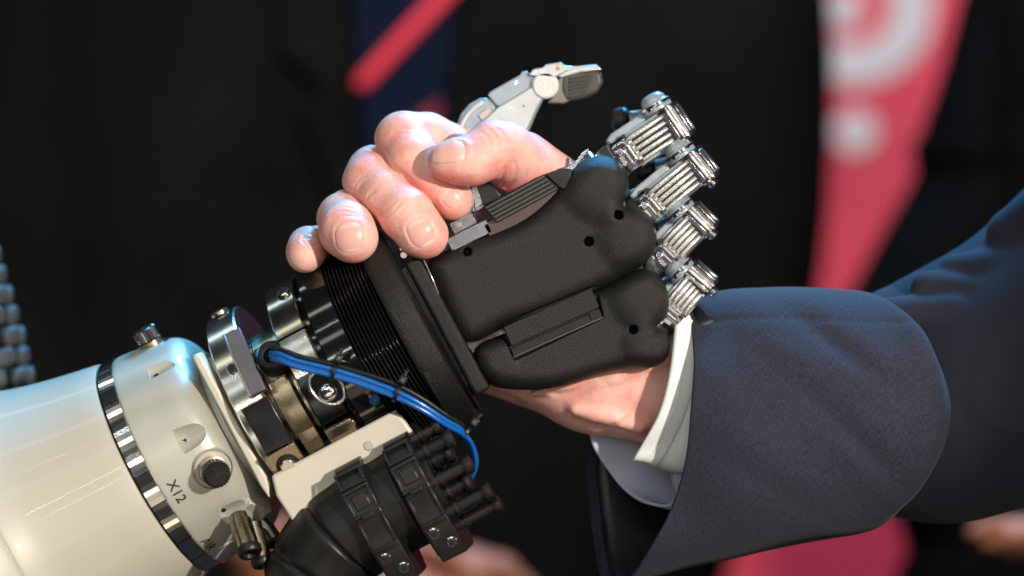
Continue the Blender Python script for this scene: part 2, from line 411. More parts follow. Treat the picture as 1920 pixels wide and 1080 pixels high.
arm = thing('robot', RF([(-900, 0, 0)])[0], 'cream and silver robot forearm with blue cables entering from the lower left', 'robot arm')
prof = [(-1150, 250), (-1080, 330), (-1000, 352), (-930, 348), (-880, 322), (-848, 300), (-842, 293), (-836, 292), (-800, 272), (-760, 258), (-700, 243), (-640, 231), (-600, 224), (-593, 221), (-592, 214)]
P = spline([(a, b, 0) for a, b in prof[:-3]], 4)
MB(RF).lathe([(p[0], p[1]) for p in P] + prof[-3:], 160).build('forearm_cover', cream, arm)
MB(RF).lathe([(-592.5, 214), (-591, 217), (-589, 217), (-588.5, 214)], 128, caps=False).build('gap_seal', black_hole, arm)
for i in range(44):      # polished band made of separate plates
    a0 = i * 360 / 44
    j1, j2 = random.uniform(-1.2, 1.2), random.uniform(-1.2, 1.2)
    MB(RF).lathe([(-588, 212), (-587, 220.5 + j1), (-557, 219.5 + j2), (-556, 212)], 3, a0=a0 + .15, a1=a0 + 360 / 44 - .15).build('chrome_plate', chrome, arm, smooth=0)
P = spline([(-555.5, 212, 0), (-555, 217, 0), (-540, 216, 0), (-500, 211, 0), (-460, 205, 0), (-440, 198, 0), (-425, 184, 0), (-417, 165, 0), (-415, 140, 0), (-415, 110, 0)], 5)
module = MB(RF).lathe([(p[0], p[1]) for p in P], 160).build('valve_housing', silver_paint, arm)
# pockets milled into the housing with a slanting round cutter, a small screw at the deep end of each
def cut(o, cutters):
    for k in cutters: m = o.modifiers.new('cut', 'BOOLEAN'); m.object = k; m.operation = 'DIFFERENCE'; m.solver = 'EXACT'
    me = bpy.data.meshes.new_from_object(o.evaluated_get(bpy.context.evaluated_depsgraph_get())); o.modifiers.clear(); o.data = me
    for k in cutters: bpy.data.objects.remove(k)
    me.polygons.foreach_set('use_smooth', [True] * len(me.polygons)); me.set_sharp_from_angle(angle=R_(28))
cutters = []; pk = []
def hr(s_): return np.interp(s_, [-555, -540, -500, -460, -440, -425], [217, 216, 211, 205, 198, 184])
for (px, py, ln, wd, dp) in ((306, 686, 62, 28, 12), (364, 814, 68, 40, 18), (440, 957, 58, 36, 16)):
    s0, t0, n0 = rf_pt(px, py, 208); f = surf_frame(s0, t0, n0); f.o = f.o + f.z * (hr(s0) - 208)
    a = math.atan2(dp, ln) - .13; R = wd / 2 * 1.25; c_, s_ = math.cos(a), math.sin(a)
    top_deep = R - dp
    p0 = np.array((-ln / 2, 0, top_deep + 2)); p1 = p0 + np.array((c_, 0, s_)) * ln * 1.6
    cutters.append(MB(f).cyl(tuple(p0), tuple(p1), R, 40).build('cutter', silver_paint, arm, smooth=180)); pk.append((f, ln, wd, dp))
cut(module, cutters)
for f, ln, wd, dp in pk:
    o = MB(f).cyl((-ln * .36, 0, -dp - 2), (-ln * .36, 0, -dp + 4), 6.5, 16, ch=1.2).build('pocket_screw', chrome, module)
    MB(f).cyl((-ln * .36, 0, -dp + 3), (-ln * .36, 0, -dp + 4.4), 3, 6).build('screw_socket', black_hole, module)
# fittings with knurled black caps
def knurled(f, r, h0, h1, name, cap_m, parent):
    m = MB(f); m.lathe([(0, r * 1.5), (4, r * 1.5), (5, r * 1.1), (h0, r * 1.1), (h0 + 1, r)], 32, fr=Frame((0, 0, 0), (0, 0, 1), (1, 0, 0))); fit = m.build('threaded_fitting', bronze if name != 'port' else steel, parent)
    V = []; n = 48; g = Frame((0, 0, 0), (0, 0, 1), (1, 0, 0))
    m = MB(f); prof = [(h0 + 1, .9), (h0 + 3, 1), (h1 - 3, 1), (h1, .86), (h1, .3)]
    for (x, q) in prof:
        for i in range(n):
            a = 2 * math.pi * i / n; rr = r * q * (1 + (.035 if i % 2 else -.035)); V.append((x, rr * math.cos(a), rr * math.sin(a)))
    F = [(j * n + i, j * n + (i + 1) % n, (j + 1) * n + (i + 1) % n, (j + 1) * n + i)[::-1] for j in range(len(prof) - 1) for i in range(n)] + [tuple(range((len(prof) - 1) * n, len(prof) * n))]
    m.add(V, F, g); m.build('knurled_cap', cap_m, fit, smooth=20)
    m = MB(f); m.box(-r * .6, r * .6, -1.6, 1.6, h1 - 1, h1 + .8); m.box(-1.6, 1.6, -r * .6, r * .6, h1 - 1, h1 + .9); m.build('cross_slot', black_hole, fit)
s0, t0, n0 = rf_pt(290, 652, 200); f = Frame(RF([(s0 + 2, 200, 20)])[0], RF.x, RF.z); f.z = (RF.y * .985 + RF.z * .17); f.y = np.cross(f.z, f.x)
knurled(f, 22, 16, 42, 'top', mat('dark_knurled_steel', (.10, .10, .095), .25, .8), arm)
s0, t0, n0 = rf_pt(398, 879, 200); f = surf_frame(s0, t0, n0); f.z = f.z * .93 + RF.x * .25 - RF.y * .05; f.z /= np.linalg.norm(f.z); f.x -= f.z * f.x.dot(f.z); f.x /= np.linalg.norm(f.x); f.y = np.cross(f.z, f.x)
knurled(f, 25, 22, 48, 'front', rubber, arm)
MB(f).lathe([(-6, 40), (2, 38), (5, 34), (5, 20)], 40, fr=Frame((0, 0, 0), (0, 0, 1), (1, 0, 0))).build('port_boss', silver_paint, arm)
# flat angled landings on the housing below the round port
def slab(px, py, r, w_, l_, rot, mat_, name, z0=-8, z1=6):
    s0, t0, n0 = rf_pt(px, py, r); f = surf_frame(s0, t0, n0); a = R_(rot)
    f2 = Frame(f.o, f.x * math.cos(a) + f.y * math.sin(a), -f.x * math.sin(a) + f.y * math.cos(a))
    return MB(f2).box(-l_ / 2, l_ / 2, -w_ / 2, w_ / 2, z0, z1).build(name, mat_, arm, bevel=2.5)
slab(470, 960, 192, 60, 56, 22, silver_paint, 'port_landing', -20, 8)
slab(432, 1022, 210, 46, 84, -4, silver_paint, 'port_landing', -20, 5)
# push-in air connectors
def air_conn(x0, y0, n0, x1, y1, n1, r):
    p, q = A(x0, y0, n0), A(x1, y1, n1); d = (q - p); L = np.linalg.norm(d); f = Frame(p, d, (0, 0, 1))
    m = MB(f).lathe([(-14, r * .8), (0, r * .8), (1, r), (L * .78, r), (L * .8, r * .92)], 32).build('air_connector', bronze if r > 18 else steel, arm)
    MB(f).lathe([(L * .79, r * .98), (L * .8, r * 1.12), (L * .93, r * 1.12), (L, r * .95), (L, r * .62), (L * .9, r * .5), (L * .9, 0)], 32).build('release_collar', rubber, m)
    MB(f).box(L * .2, L * .55, -1, 1, r - .5, r + .6).build('slot_mark', black_hole, m)
air_conn(450, 978, 122, 470, 1040, 160, 21); air_conn(478, 995, 80, 494, 1062, 105, 19); air_conn(500, 990, 40, 520, 1020, 60, 15)
# printed words, wrapped on the housing
def print_on(txt, px, py, size, rot, parent, r=212, cyl=True):
    cd = bpy.data.curves.new('t', 'FONT'); cd.body = txt; cd.size = size; cd.align_x = 'CENTER'; cd.align_y = 'CENTER'; cd.resolution_u = 3; cd.offset = .012 * size
    to = bpy.data.objects.new('t', cd); C.objects.link(to); dg = bpy.context.evaluated_depsgraph_get(); me = bpy.data.meshes.new_from_object(to.evaluated_get(dg))
    V = np.array([v.co[:] for v in me.vertices]); F = [tuple(p.vertices) for p in me.polygons]; bpy.data.objects.remove(to); bpy.data.meshes.remove(me)
    s0, t0, n0 = rf_pt(px, py, r); f = surf_frame(s0, t0, n0); a = R_(rot)
    x = V[:, 0] * math.cos(a) - V[:, 1] * math.sin(a); y = V[:, 0] * math.sin(a) + V[:, 1] * math.cos(a)
    rr = hr(s0 + x) + 1.0
    V3 = np.stack([x, y, np.sqrt(np.maximum(rr * rr - y * y, 0)) - r], 1)
    return mk('lettering', f(V3), F, ink, parent, smooth=0)
print_on('X12', 331, 921, 27, -90, arm, 212.5); print_on('AIR', 389, 1018, 27, -90, arm, 212.5); print_on('X11', 217, 668, 16, -90, arm, 213.5)
# neck, flange and clamp rings of the wrist
MB(RF).lathe([(-416, 140), (-414, 146), (-404, 147), (-401, 143), (-401, 120)], 128).build('neck_ring', silver_paint, arm)
MB(RF).lathe([(-401, 120), (-401, 136), (-388, 137), (-372, 137), (-370, 120)], 128).build('neck_flange', silver_paint, arm, smooth=50)
m = MB(RF).prism([(-396, 150), (-384, 150), (-380, 132), (-378, -124), (-392, -150), (-396, -120)], 118, 176).build('bracket_arm', cream_matt, arm, bevel=4)
MB(RF).prism([(-398, 112), (-384, 100), (-384, 84), (-399, 88)], 90, 122).build('flange_notch', black_hole, arm)
def ring(s0, s1, r, r_in, name, mt, a0=0, a1=360, ch=3, parent=arm):
    return MB(RF).lathe([(s0, r_in), (s0, r - ch), (s0 + ch, r), (s1 - ch, r), (s1, r - ch), (s1, r_in)], 128 if a1 - a0 >= 360 else 64, a0=a0, a1=a1, caps=False).build(name, mt, parent, smooth=25)
ra = ring(-369, -308, 197, 120, 'clamp_ring', steel)
MB(RF).lathe([(-330, 118), (-328, 185), (-326, 185), (-324, 118)], 96, caps=False).build('ring_web', steel_dark, ra)
# flat plate screwed to the ring
def flatbox(s0, s1, t0, n0, t1, n1, th_, name, mt, parent, bevel=1.5):
    o = RF([((s0 + s1) / 2, t0, n0)])[0]; d = RF.y * (t1 - t0) + RF.z * (n1 - n0); f = Frame(o, RF.x, d); L = math.hypot(t1 - t0, n1 - n0)
    w_ = (s1 - s0) / 2; ob = MB(f).box(-w_, w_, 0, L, 0, th_).build(name, mt, parent, bevel=bevel); return ob, f, L
grey_plate = mat('grey_anodised', (.20, .185, .20), .38, .8, var=(200, .1))
flatbox(-326, -296, 28, 197, 152, 140, 12, 'ring_plate', grey_plate, ra)
flatbox(-330, -325, 28, 200, 152, 143, 14, 'plate_edge', mat('pinkish_steel', (.45, .38, .38), .3, .9), ra)
flatbox(-355, -300, -75, 188, 20, 201, 6, 'lower_block', black_metal, ra)
bp, f, L = flatbox(-362, -298, -125, 166, -76, 192, 8, 'brass_plate', bronze, ra)
m = MB(f); m.cyl((0, 22, 8), (0, 22, 18), 14, 24, ch=2); m.build('hex_screw', steel, bp); m = MB(f); m.lathe([(8.2, 22), (8.6, 15)], 24, fr=Frame((0, 22, 0), (0, 0, 1), (1, 0, 0)), caps=False); m.build('screw_recess', black_hole, bp)
def screw(px, py, r, rad, parent, h=4, mt=None):
    s0, t0, n0 = rf_pt(px, py, r); f = surf_frame(s0, t0, n0)
    o = MB(f).cyl((0, 0, -2), (0, 0, h), rad, 20, ch=1.2).build('screw', mt or chrome, parent)
    MB(f).cyl((0, 0, h - .5), (0, 0, h + .4), rad * .5, 6).build('screw_socket', black_hole, o); return o
screw(436, 692, 198, 11, ra); 
f = Frame(RF([(-352, 197, 0)])[0], RF.x, RF.z); m = MB(Frame(RF([(-340, 196, 18)])[0], RF.y, RF.x)); m.lathe([(0, 18), (6, 18), (10, 12), (10, 0)], 24); m.build('screw', bronze, ra)
tube = MB(RF).lathe([(-308, 120), (-307, 131), (-243, 131), (-242, 120)], 128, caps=False).build('wrist_tube', mat('olive_steel', (.33, .31, .24), .22, 1, var=(150, .1)), arm)
ob, f, L = flatbox(-300, -262, -130, 105, 40, 145, 6, 'tube_cover', bronze, tube, bevel=3)
MB(RF).lathe([(-306, 132), (-300, 150), (-262, 150), (-258, 132)], 48, a0=45, a1=118, caps=False).build('tube_saddle', bronze, tube, smooth=40)
def jaw(a0, a1, r, name, mt, parent):
    return MB(RF).lathe([(-242, 120), (-242, r - 3), (-239, r), (-187, r), (-184, r - 3), (-184, 120)], 48, a0=a0, a1=a1, caps=False).build(name, mt, parent, smooth=25)
olive_steel = mat('olive_ring_steel', (.34, .33, .28), .16, 1, var=(150, .12))
rb = jaw(-20, 59.3, 197, 'clamp_ring', olive_steel, arm)
jaw(60.5, 84, 196.5, 'ring_jaw', mat('bright_ring_steel', (.66, .62, .56), .22, 1, var=(120, .12)), rb); jaw(84, 118, 193, 'ring_jaw', black_metal, rb); jaw(118, 340, 193, 'ring_body', steel_dark, rb); jaw(59.3, 60.5, 188, 'ring_gap', black_hole, rb)
flatbox(-240, -186, -128, 162, -84, 186, 10, 'brass_plate', bronze, rb)
screw(658, 795, 204, 9, rb, 3, bronze); screw(533, 552, 196, 13, rb, 8)
# slot with a polished oval rim
def oval_rim(px, py, a, b, rot, r, name, mt, parent, tk=4):
    s0, t0, n0 = rf_pt(px, py, r); f = surf_frame(s0, t0, n0); P = []
    for i in range(32):
        q = 2 * math.pi * i / 32; x, y = a * math.cos(q), b * math.sin(q); c_, s_ = math.cos(R_(rot)), math.sin(R_(rot)); P.append((x * c_ - y * s_, x * s_ + y * c_, 3 - (x * s_ + y * c_) ** 2 / (2 * r)))
    P.append(P[0]); m = MB(f); m.tube(P, tk, 8, sub=1, cap=False); o = m.build(name, mt, parent, smooth=180); return o, f, P
o, f, P = oval_rim(613, 727, 26, 36, 22, 198, 'oval_rim', chrome, rb)
m = MB(f); m.prism([(p[0], p[1]) for p in P[:-1]], -3, 1.5); m.build('slot_floor', black_metal, o)
m = MB(f); m.ball((-2, -8, 2), 14, 20, 10, (1.3, 1.2, .45)); m.build('slot_pin', chrome, o)
# black ribbed cylinder
MB(RF).lathe([(-184, 150), (-183, 182), (-174, 182), (-173, 195), (-170, 200), (-121, 200), (-119, 197), (-119, 120)], 160, caps=False).build('cylinder_shell', mat('black_anodised', (.06, .063, .058), .09, .9, var=(140, .15)), arm, smooth=25)
for i in range(11):
    s0 = -118 + i * 7.4
    MB(RF).lathe([(s0, 180), (s0 + .6, 194.5), (s0 + 2, 198.8), (s0 + 3.2, 199.5), (s0 + 4.4, 198.8), (s0 + 5.8, 194.5), (s0 + 7.0, 180)], 160, caps=False).build('cooling_rib', black_gloss, arm, smooth=60)
# cream bracket that carries the cable clamp
brk = [(-392, -113), (-141, -113), (-126, -128), (-120, -178), (-190, -176), (-250, -190), (-310, -214), (-350, -222), (-396, -226), (-402, -150)]
fr_b = Frame(RF([(0, 0, 0)])[0], RF.x, RF.y)
BF = fr_at(190)
m = MB(BF).prism(brk, 176, 192); bo = m.build('bracket', cream_matt, arm, bevel=6, seg=3)
MB(BF).box(-386, -135, -128, -114, 120, 174).build('bracket_shelf', cream_matt, bo, bevel=3)
m = MB(BF); m.cyl((-205, -148, 190), (-205, -148, 194.5), 9, 24, ch=1); m.build('rivet', silver_paint, bo)

# ------------------------------------------------------------------ blue cables, grommet, ties
def PP(*a): return [A(*q) for q in a]
cab = [(508, 668, 175), (525, 671, 203), (560, 684, 210), (610, 696, 214), (660, 710, 216), (735, 737, 217), (790, 764, 210), (835, 793, 196), (862, 808, 178)]
tail = [(880, 830, 160), (890, 862, 140), (884, 890, 125), (866, 912, 112)]
offs = [(0, -11, 4, blue), (2, 9, 9, blue), (-1, -1, 1, blue), (3, -25, 0, rubber)]
for k, (dx, dy, dn, mm) in enumerate(offs):
    pts = [(x + dx, y + dy * (1 - .35 * max(0, (i - 5)) / 3) * .62 * (1.15 if k == 3 and i > 4 else 1), n + dn) for i, (x, y, n) in enumerate(cab)] + ([(x + dx * 1.5, y + (k - 1) * 1.5, n + dn * .6) for x, y, n in tail] if k < 2 else [(872, 812, 165)])
    m = MB(); m.tube(PP(*pts), 4.7 if k != 3 else 4.6, 12, sub=8); m.build('blue_cable' if mm is blue else 'black_cable', mm, arm, smooth=180)
s0, t0, n0 = rf_pt(520, 678, 150); f = surf_frame(s0, t0, n0)
m = MB(f); m.lathe([(6, 14), (10, 22), (6, 29), (-20, 31), (-20, 12), (4, 12)], 32, fr=Frame((0, 0, 30), (0, 0, 1), (1, 0, 0)), caps=False, el=1.0); m.ball((0, 0, 20), 12); m.build('grommet', rubber, arm, smooth=60)
for (x, y, n, ang) in ((626, 697, 216, -20), (744, 737, 218, -25), (873, 812, 168, -40)):
    f = Frame(A(x, y, n), (math.cos(R_(ang)), math.sin(R_(ang)), -.05), (0, .2, 1))
    m = MB(f).lathe([(-3.5, 16.5), (-3, 18), (3, 18), (3.5, 16.5)], 32, caps=False, el=.95).build('cable_tie', rubber, arm)
    up = Frame(A(x, y, n + 8) + f.z * 0, (math.cos(R_(ang)), math.sin(R_(ang)), 0), (0, 1, 0))
    m2 = MB(up); m2.box(-7, 7, 19, 34, -4, 8); m2.build('tie_head', black_plastic, m, bevel=1.5)
    m2 = MB(up); m2.box(-3.5, 3.5, 23, 30, 7.5, 9); m2.build('tie_slot', steel_dark, m)
    m2 = MB(up); m2.box(-3, 3, 33, 46, -1, 2.5); m2.build('tie_tail', black_plastic, m, bevel=.6)
s0, t0, n0 = rf_pt(702, 748, 197); f = surf_frame(s0, t0, n0)
m = MB(f); m.cyl((0, 0, 0), (0, 0, 9), 10, 20, ch=2); m.build('blue_air_plug', blue, arm)
m = MB(f); m.cyl((0, 0, 8), (0, 0, 10.5), 4, 12); m.build('plug_pin', chrome, arm)
m = MB(f); m.cyl((-3, 24, 0), (-3, 24, 8), 6, 6); m.cyl((-3, 12, 0), (-3, 12, 6), 4, 8); m.build('plug_nut', steel, arm)

# ================================================================== CABLE CONDUIT with clamps
con = thing('cable_conduit', A(640, 985, 190), 'black corrugated cable conduit held by two latch clamps under the cream bracket', 'cable conduit')
CF = fr_at(235)
def RP(s_, t_, n_): return CF([(s_ * .967, t_ * .967, n_)])[0]
P = spline([RP(-560, -470, 150), RP(-500, -395, 150), RP(-440, -330, 150), RP(-370, -290, 150), RP(-300, -275, 150), RP(-220, -272, 150), RP(-140, -272, 150), RP(-128, -272, 150)], 22)
T = np.gradient(P, axis=0); T /= np.linalg.norm(T, axis=1)[:, None]; seg = 48; V = []; L = 0
for i in range(len(P)):
    if i: L += np.linalg.norm(P[i] - P[i - 1])
    u = np.cross(T[i], (0, 0, 1)); u /= np.linalg.norm(u); v = np.cross(T[i], u)
    q = (L % 78) / 78; rr = 96 - 7 * math.exp(-((q - .5) / .05) ** 2) - 2 * abs(q - .5) + (3 if L > 160 else 0)
    rr *= .82 + .18 * min(1, L / 260)
    for k in range(seg): a = 2 * math.pi * k / seg; V.append(P[i] + rr * (u * math.cos(a) + v * math.sin(a)))
F = [(i * seg + k, i * seg + (k + 1) % seg, (i + 1) * seg + (k + 1) % seg, (i + 1) * seg + k) for i in range(len(P) - 1) for k in range(seg)] + [tuple(range(seg))[::-1], tuple(range((len(P) - 1) * seg, len(P) * seg))]
mk('hose', V, F, rubber, con, smooth=50)
# saddle under the hose
MB(CF).prism([(-398, -190), (-330, -180), (-250, -150), (-180, -140), (-128, -150), (-128, -215), (-250, -230), (-392, -262)], 60, 168).build('saddle', mat('grey_saddle', (.06, .062, .055), .5, var=(80, .1)), con, bevel=4)
def clamp(s0, s1):
    sm = (s0 + s1) / 2
    # polygonal strap in the (t,n) plane
    out = [(-155, 150), (-158, 218), (-172, 240), (-208, 257), (-266, 262), (-336, 258), (-400, 232), (-400, 120), (-300, 60), (-200, 60)]
    fr = Frame(RP(s0, 0, 0), RF.y, RF.z)     # local z = along the arm
    base = MB(fr).prism(out, 0, s1 - s0).build('latch_clamp', black_plastic, con, bevel=3)
    def face(tA, nA, tB, nB):
        d = RF.y * (tB - tA) + RF.z * (nB - nA); return Frame(RP(sm, tA, nA), RF.x, -d), math.hypot(tB - tA, nB - nA)
    w_ = (s1 - s0) / 2
    def frame_on(tA, nA, tB, nB, name):
        f, L = face(tA, nA, tB, nB); f.y = -f.y; f.x = f.x; z = np.cross(f.x, f.y); f.z = z if z @ RF.z > 0 else -z
        # raised border round a recessed panel
        m = MB(f); b = 6
        m.box(-w_, w_, 0, b, 0, 5); m.box(-w_, w_, L - b, L, 0, 5); m.box(-w_, -w_ + b, b, L - b, 0, 5); m.box(w_ - b, w_, b, L - b, 0, 5)
        o = m.build(name, black_plastic, base, bevel=1.2); return o, f, L
    o, f, L = frame_on(-174, 242, -206, 256.5, 'upper_frame')
    o, f, L = frame_on(-209, 257.5, -264, 262, 'middle_frame'); m = MB(f); m.box(-15, 15, 13, 42, -1, 3); m.build('latch_button', black_plastic, o, bevel=2); m = MB(f); m.box(-12, 12, L - 3, L + 6, 3, 9); m.build('latch_tab', rubber, o, bevel=1.5)
    o, f, L = frame_on(-269, 262, -335, 258, 'lower_frame')
    for k, (sx, tt) in enumerate(((-10, -372), (10, -394))):
        pass
    # end block with two socket screws, face turned down and toward the viewer
    d = Frame(RP(sm, -336, 261), RF.x, -RF.y * 64 - RF.z * 26)
    d.z = np.cross(d.x, d.y); d.z = d.z if d.z @ RF.z > 0 else -d.z
    eb = MB(d).box(-w_ - 1, w_ + 1, 1, 66, -30, .5).build('end_block', black_plastic, base, bevel=2)
    for (x, y) in ((-w_ * .42, 20), (w_ * .35, 52)):
        sc1 = MB(d).cyl((x, y, -4), (x, y, 3), 11.5, 24, ch=1.5).build('cap_screw', chrome, eb)
        MB(d).cyl((x, y, 2), (x, y, 3.6), 6, 6).build('hex_socket', black_hole, sc1)
clamp(-296, -243); clamp(-192, -140)
# bolts and barrels at the open end
for i, (t_, n_, L_, r_) in enumerate(((-176, 205, 62, 11), (-205, 235, 74, 12), (-226, 200, 58, 15), (-262, 240, 84, 12), (-290, 215, 66, 16), (-322, 236, 92, 12), (-352, 200, 92, 11), (-340, 165, 70, 15), (-240, 150, 50, 14))):
    b = MB(CF).lathe([(-150, r_), (-150 + L_, r_), (-150 + L_, r_ * 1.35), (-144 + L_, r_ * 1.5), (-136 + L_, r_ * 1.4), (-134 + L_, r_ * .8)], 24, c=(t_, n_)).build('connector_pin', rubber if i % 3 else black_plastic, con, smooth=30)
    MB(CF).lathe([(-118, r_ * 1.05), (-117, r_ * 1.22), (-110, r_ * 1.22), (-109, r_ * 1.05)], 24, c=(t_, n_), caps=False).build('pin_collar', black_plastic, b, smooth=30)

# ================================================================== ROBOT HAND
hand = thing('robot_hand', HF([(0, 0, 0)])[0], 'black and chrome robot hand gripped by the human hand, fingers folded back at the right', 'robot hand')
MB(HF).lathe([(-54, 150), (-52, 199), (-50, 201), (-40, 202), (-8, 203), (-2, 200), (0, 196), (3, 188), (4, 120)], 160, caps=False).build('wrist_collar', nylon, hand, smooth=40)
MB(HF).lathe([(2, 186), (6, 188), (10, 192), (11, 186), (11, 120)], 160, caps=True, a0=92, a1=178).build('collar_lip', nylon, hand, smooth=40)
MB(HF).lathe([(-46, 203), (-46, 206), (-2, 205), (-2, 200)], 40, a0=112, a1=160).build('collar_guard', nylon, hand)
# palm base plate: rounded slab
def pxframe(poly): return [A(x, y, 0)[:2] for x, y in poly]
def shell(name, poly, n0, n1, rad, mt, holes=(), cuts=(), domes=(), parent=hand, h=2.6, sub=4, tilt=(0, 0), anchor=None):
    """rounded pad: outline in the picture plane of depth n1, rounded by rad, with screw holes, slots and knuckle domes"""
    Q = spline([A(x, y, n1) for x, y in poly], sub, closed=True)[:, :2] if sub else np.array([A(x, y, n1)[:2] for x, y in poly])
    lo, hi = Q.min(0) - 12, Q.max(0) + 12
    F_ = Field((lo[0], lo[1], n0 - 8), (hi[0], hi[1], n1 + 50), h); ps = polysdf(Q); cx, cy = Q.mean(0)
    G = {}
    def body(X, Y, Z):
        d = ps(X[:, :, 0], Y[:, :, 0])[:, :, None]
        zt = n1 + tilt[0] * (X - cx) + tilt[1] * (Y - cy)
        for (dx, dy, dr, dh) in domes:
            c = A(dx, dy, n1); q = np.clip(1 - ((X - c[0]) ** 2 + (Y - c[1]) ** 2) / dr ** 2, 0, 1); zt = zt + dh * q * q * (3 - 2 * q)
        a = d + rad; b = np.maximum(Z - zt, (n0 - Z)) + rad
        b0 = np.where(Z > (n0 + n1) / 2, Z - zt + rad, n0 - Z + 4)
        return np.minimum(np.maximum(a, b0), 0) + np.sqrt(np.maximum(a, 0) ** 2 + np.maximum(b0, 0) ** 2) - rad
    F_.apply((-1e4,) * 3, (1e4,) * 3, body)
    for (hx, hy, hr) in holes:
        c = A(hx, hy, n1); F_.cone((c[0], c[1], n1 - 26), (c[0], c[1], n1 + 60), hr, hr, 1.5, 's')
    for (poly2, z0) in cuts:
        q2 = polysdf([A(x, y, n1)[:2] for x, y in poly2])
        F_.apply((-1e4,) * 3, (1e4,) * 3, lambda X, Y, Z: np.maximum(q2(X[:, :, 0], Y[:, :, 0])[:, :, None], z0 - Z), 2, 's')
    V, Fc = F_.mesh(); V = relax(V, Fc, 2, .4)
    o = mk(name, V, Fc.tolist(), mt, parent, smooth=180); return o, F_
m = MB(HF); m.box(14, 47, -162, 118, -90, 108); m.build('palm_base', nylon, hand, bevel=9, seg=4)
m = MB(HF); m.box(2, 20, -140, 112, -80, 92); m.build('base_spacer', black_plastic, hand, bevel=3)
upper = [(806, 486), (850, 463), (930, 432), (985, 405), (1035, 362), (1070, 318), (1100, 296), (1135, 291), (1165, 305), (1180, 338), (1176, 368), (1170, 386), (1196, 388), (1222, 408), (1233, 444), (1224, 478), (1196, 505), (1120, 545), (1020, 588), (950, 612), (892, 641), (862, 634), (838, 595), (818, 548), (803, 510)]
up, _ = shell('palm_shell', upper, 20, 118, 38, nylon, holes=((876, 472, 8), (1104, 453, 8.5), (1160, 403, 8.5)), domes=((1128, 345, 85, 14), (1188, 440, 80, 12)), cuts=(([(941, 622), (944, 606), (1116, 535), (1132, 596), (964, 676)], 100),))
lower = [(888, 662), (902, 644), (940, 628), (1010, 606), (1090, 560), (1150, 528), (1195, 506), (1222, 506), (1246, 528), (1256, 566), (1250, 596), (1232, 612), (1250, 622), (1258, 648), (1248, 676), (1222, 690), (1186, 692), (1130, 702), (1060, 724), (1000, 732), (935, 728), (908, 712), (893, 690)]
lw, _ = shell('palm_shell', lower, 10, 104, 34, nylon, holes=((1187, 618, 8), ), domes=((1205, 556, 72, 13), (1218, 645, 60, 10), (925, 672, 60, 6)), cuts=(([(941, 622), (944, 606), (1116, 535), (1132, 596), (964, 676)], 88),))
# rectangular cover block and slot between the two shells
fb = Frame(A(1036, 603, 101), (170, 75, 0), (-75, 170, 0))
m = MB(fb); m.box(-88, 90, -11, 28, -30, 12); blk = m.build('cover_block', nylon, hand, bevel=2)
m = MB(fb); m.box(-92, 88, -30, -14, -30, -2); m.build('slot_tray', nylon, blk, bevel=1.5)
m = MB(fb); m.box(68, 88, -26, -13, -3, 1); m.build('slot_notch', black_hole, blk)
m = MB(fb); m.box(-93, 89, -31.5, -29.5, -4, 4); m.build('slot_rim', mat('worn_black_edge', (.10, .10, .085), .5), blk, bevel=.6)
# inner palm body and polished side plates at the thumb side
body = [(800, 500), (840, 452), (905, 418), (1000, 372), (1060, 318), (1110, 300), (1170, 330), (1175, 390), (1225, 420), (1240, 520), (1246, 660), (1180, 685), (1000, 715), (900, 700)]
m = MB(); m.prism([A(x, y, 40)[:2] for x, y in body], -70, 46); m.build('palm_frame', steel_dark, hand, bevel=4)
hx_ = np.array([.895, .447, 0]); hy_ = np.array([-.447, .895, 0])
def sideplate(x0, y0, x1, y1, wd, n, tk, name, mt, bevel=1, ang=None):
    p, q = A(x0, y0, n), A(x1, y1, n); f = Frame(p, q - p, (-(q - p)[1], (q - p)[0], 0)); L = np.linalg.norm(q - p)
    return MB(f).box(0, L, -wd, 0, -tk, 0).build(name, mt, hand, bevel=bevel), f, L
mirror = mat('polished_aluminium', (.48, .48, .49), .14, 1, var=(100, .05))
sideplate(836, 449, 912, 411, 26, 98, 80, 'side_plate', mirror, 1.5)
sideplate(905, 423, 1080, 312, 40, 98, 80, 'side_plate', mat('satin_dark_aluminium', (.09, .065, .06), .4, .6), 2)
sideplate(842, 420, 884, 398, 22, 84, 50, 'side_plate', mirror, 1)
screw_m = MB(Frame(A(862, 421, 84.5), (1, 0, 0), (0, 1, 0))); screw_m.lathe([(0, 5), (1.2, 5), (1.2, 3), (.5, 3), (.5, 0)], 16, fr=Frame((0, 0, 0), (0, 0, 1), (1, 0, 0))); screw_m.build('screw', bronze, hand)
sideplate(797, 486, 824, 550, 4, 108, 30, 'edge_strip', mirror, 1)
# ridged black block
fb = Frame(A(906, 388, 112), (A(1020, 326, 112) - A(906, 388, 112)), (0, 1, 0))
Lb = np.linalg.norm(A(1020, 326, 112) - A(906, 388, 112))
rbk = MB(fb).prism([(0, 0), (Lb, 0), (Lb + 14, -38), (8, -38)], -60, -6).build('ridged_block', rubber, hand, bevel=1.2)
ridge_m = mat('ridge_contrast_plastic', (.055, .05, .045), .4)  # paler than the block, so the groove shade sits in the colour
for i in range(5):
    y0 = -2 - i * 7.6
    MB(fb).box(3 + i * 1.5, Lb - 2 + i * 2, y0 - 3.8, y0, -5, 2.5).build('ridge', ridge_m, rbk, bevel=.8)
m = MB(fb).prism([(Lb + 2, -1), (Lb + 32, -6), (Lb + 50, -16), (Lb + 25, -46), (Lb + 15, -38)], -50, 0).build('block_tip', black_plastic, hand, bevel=1)
m = MB(); m.prism([A(x, y, 70)[:2] for x, y in ((1050, 346), (1056, 318), (1075, 305), (1085, 312), (1072, 330))], 20, 100); m.build('thumb_bracket', mirror, hand, bevel=1)
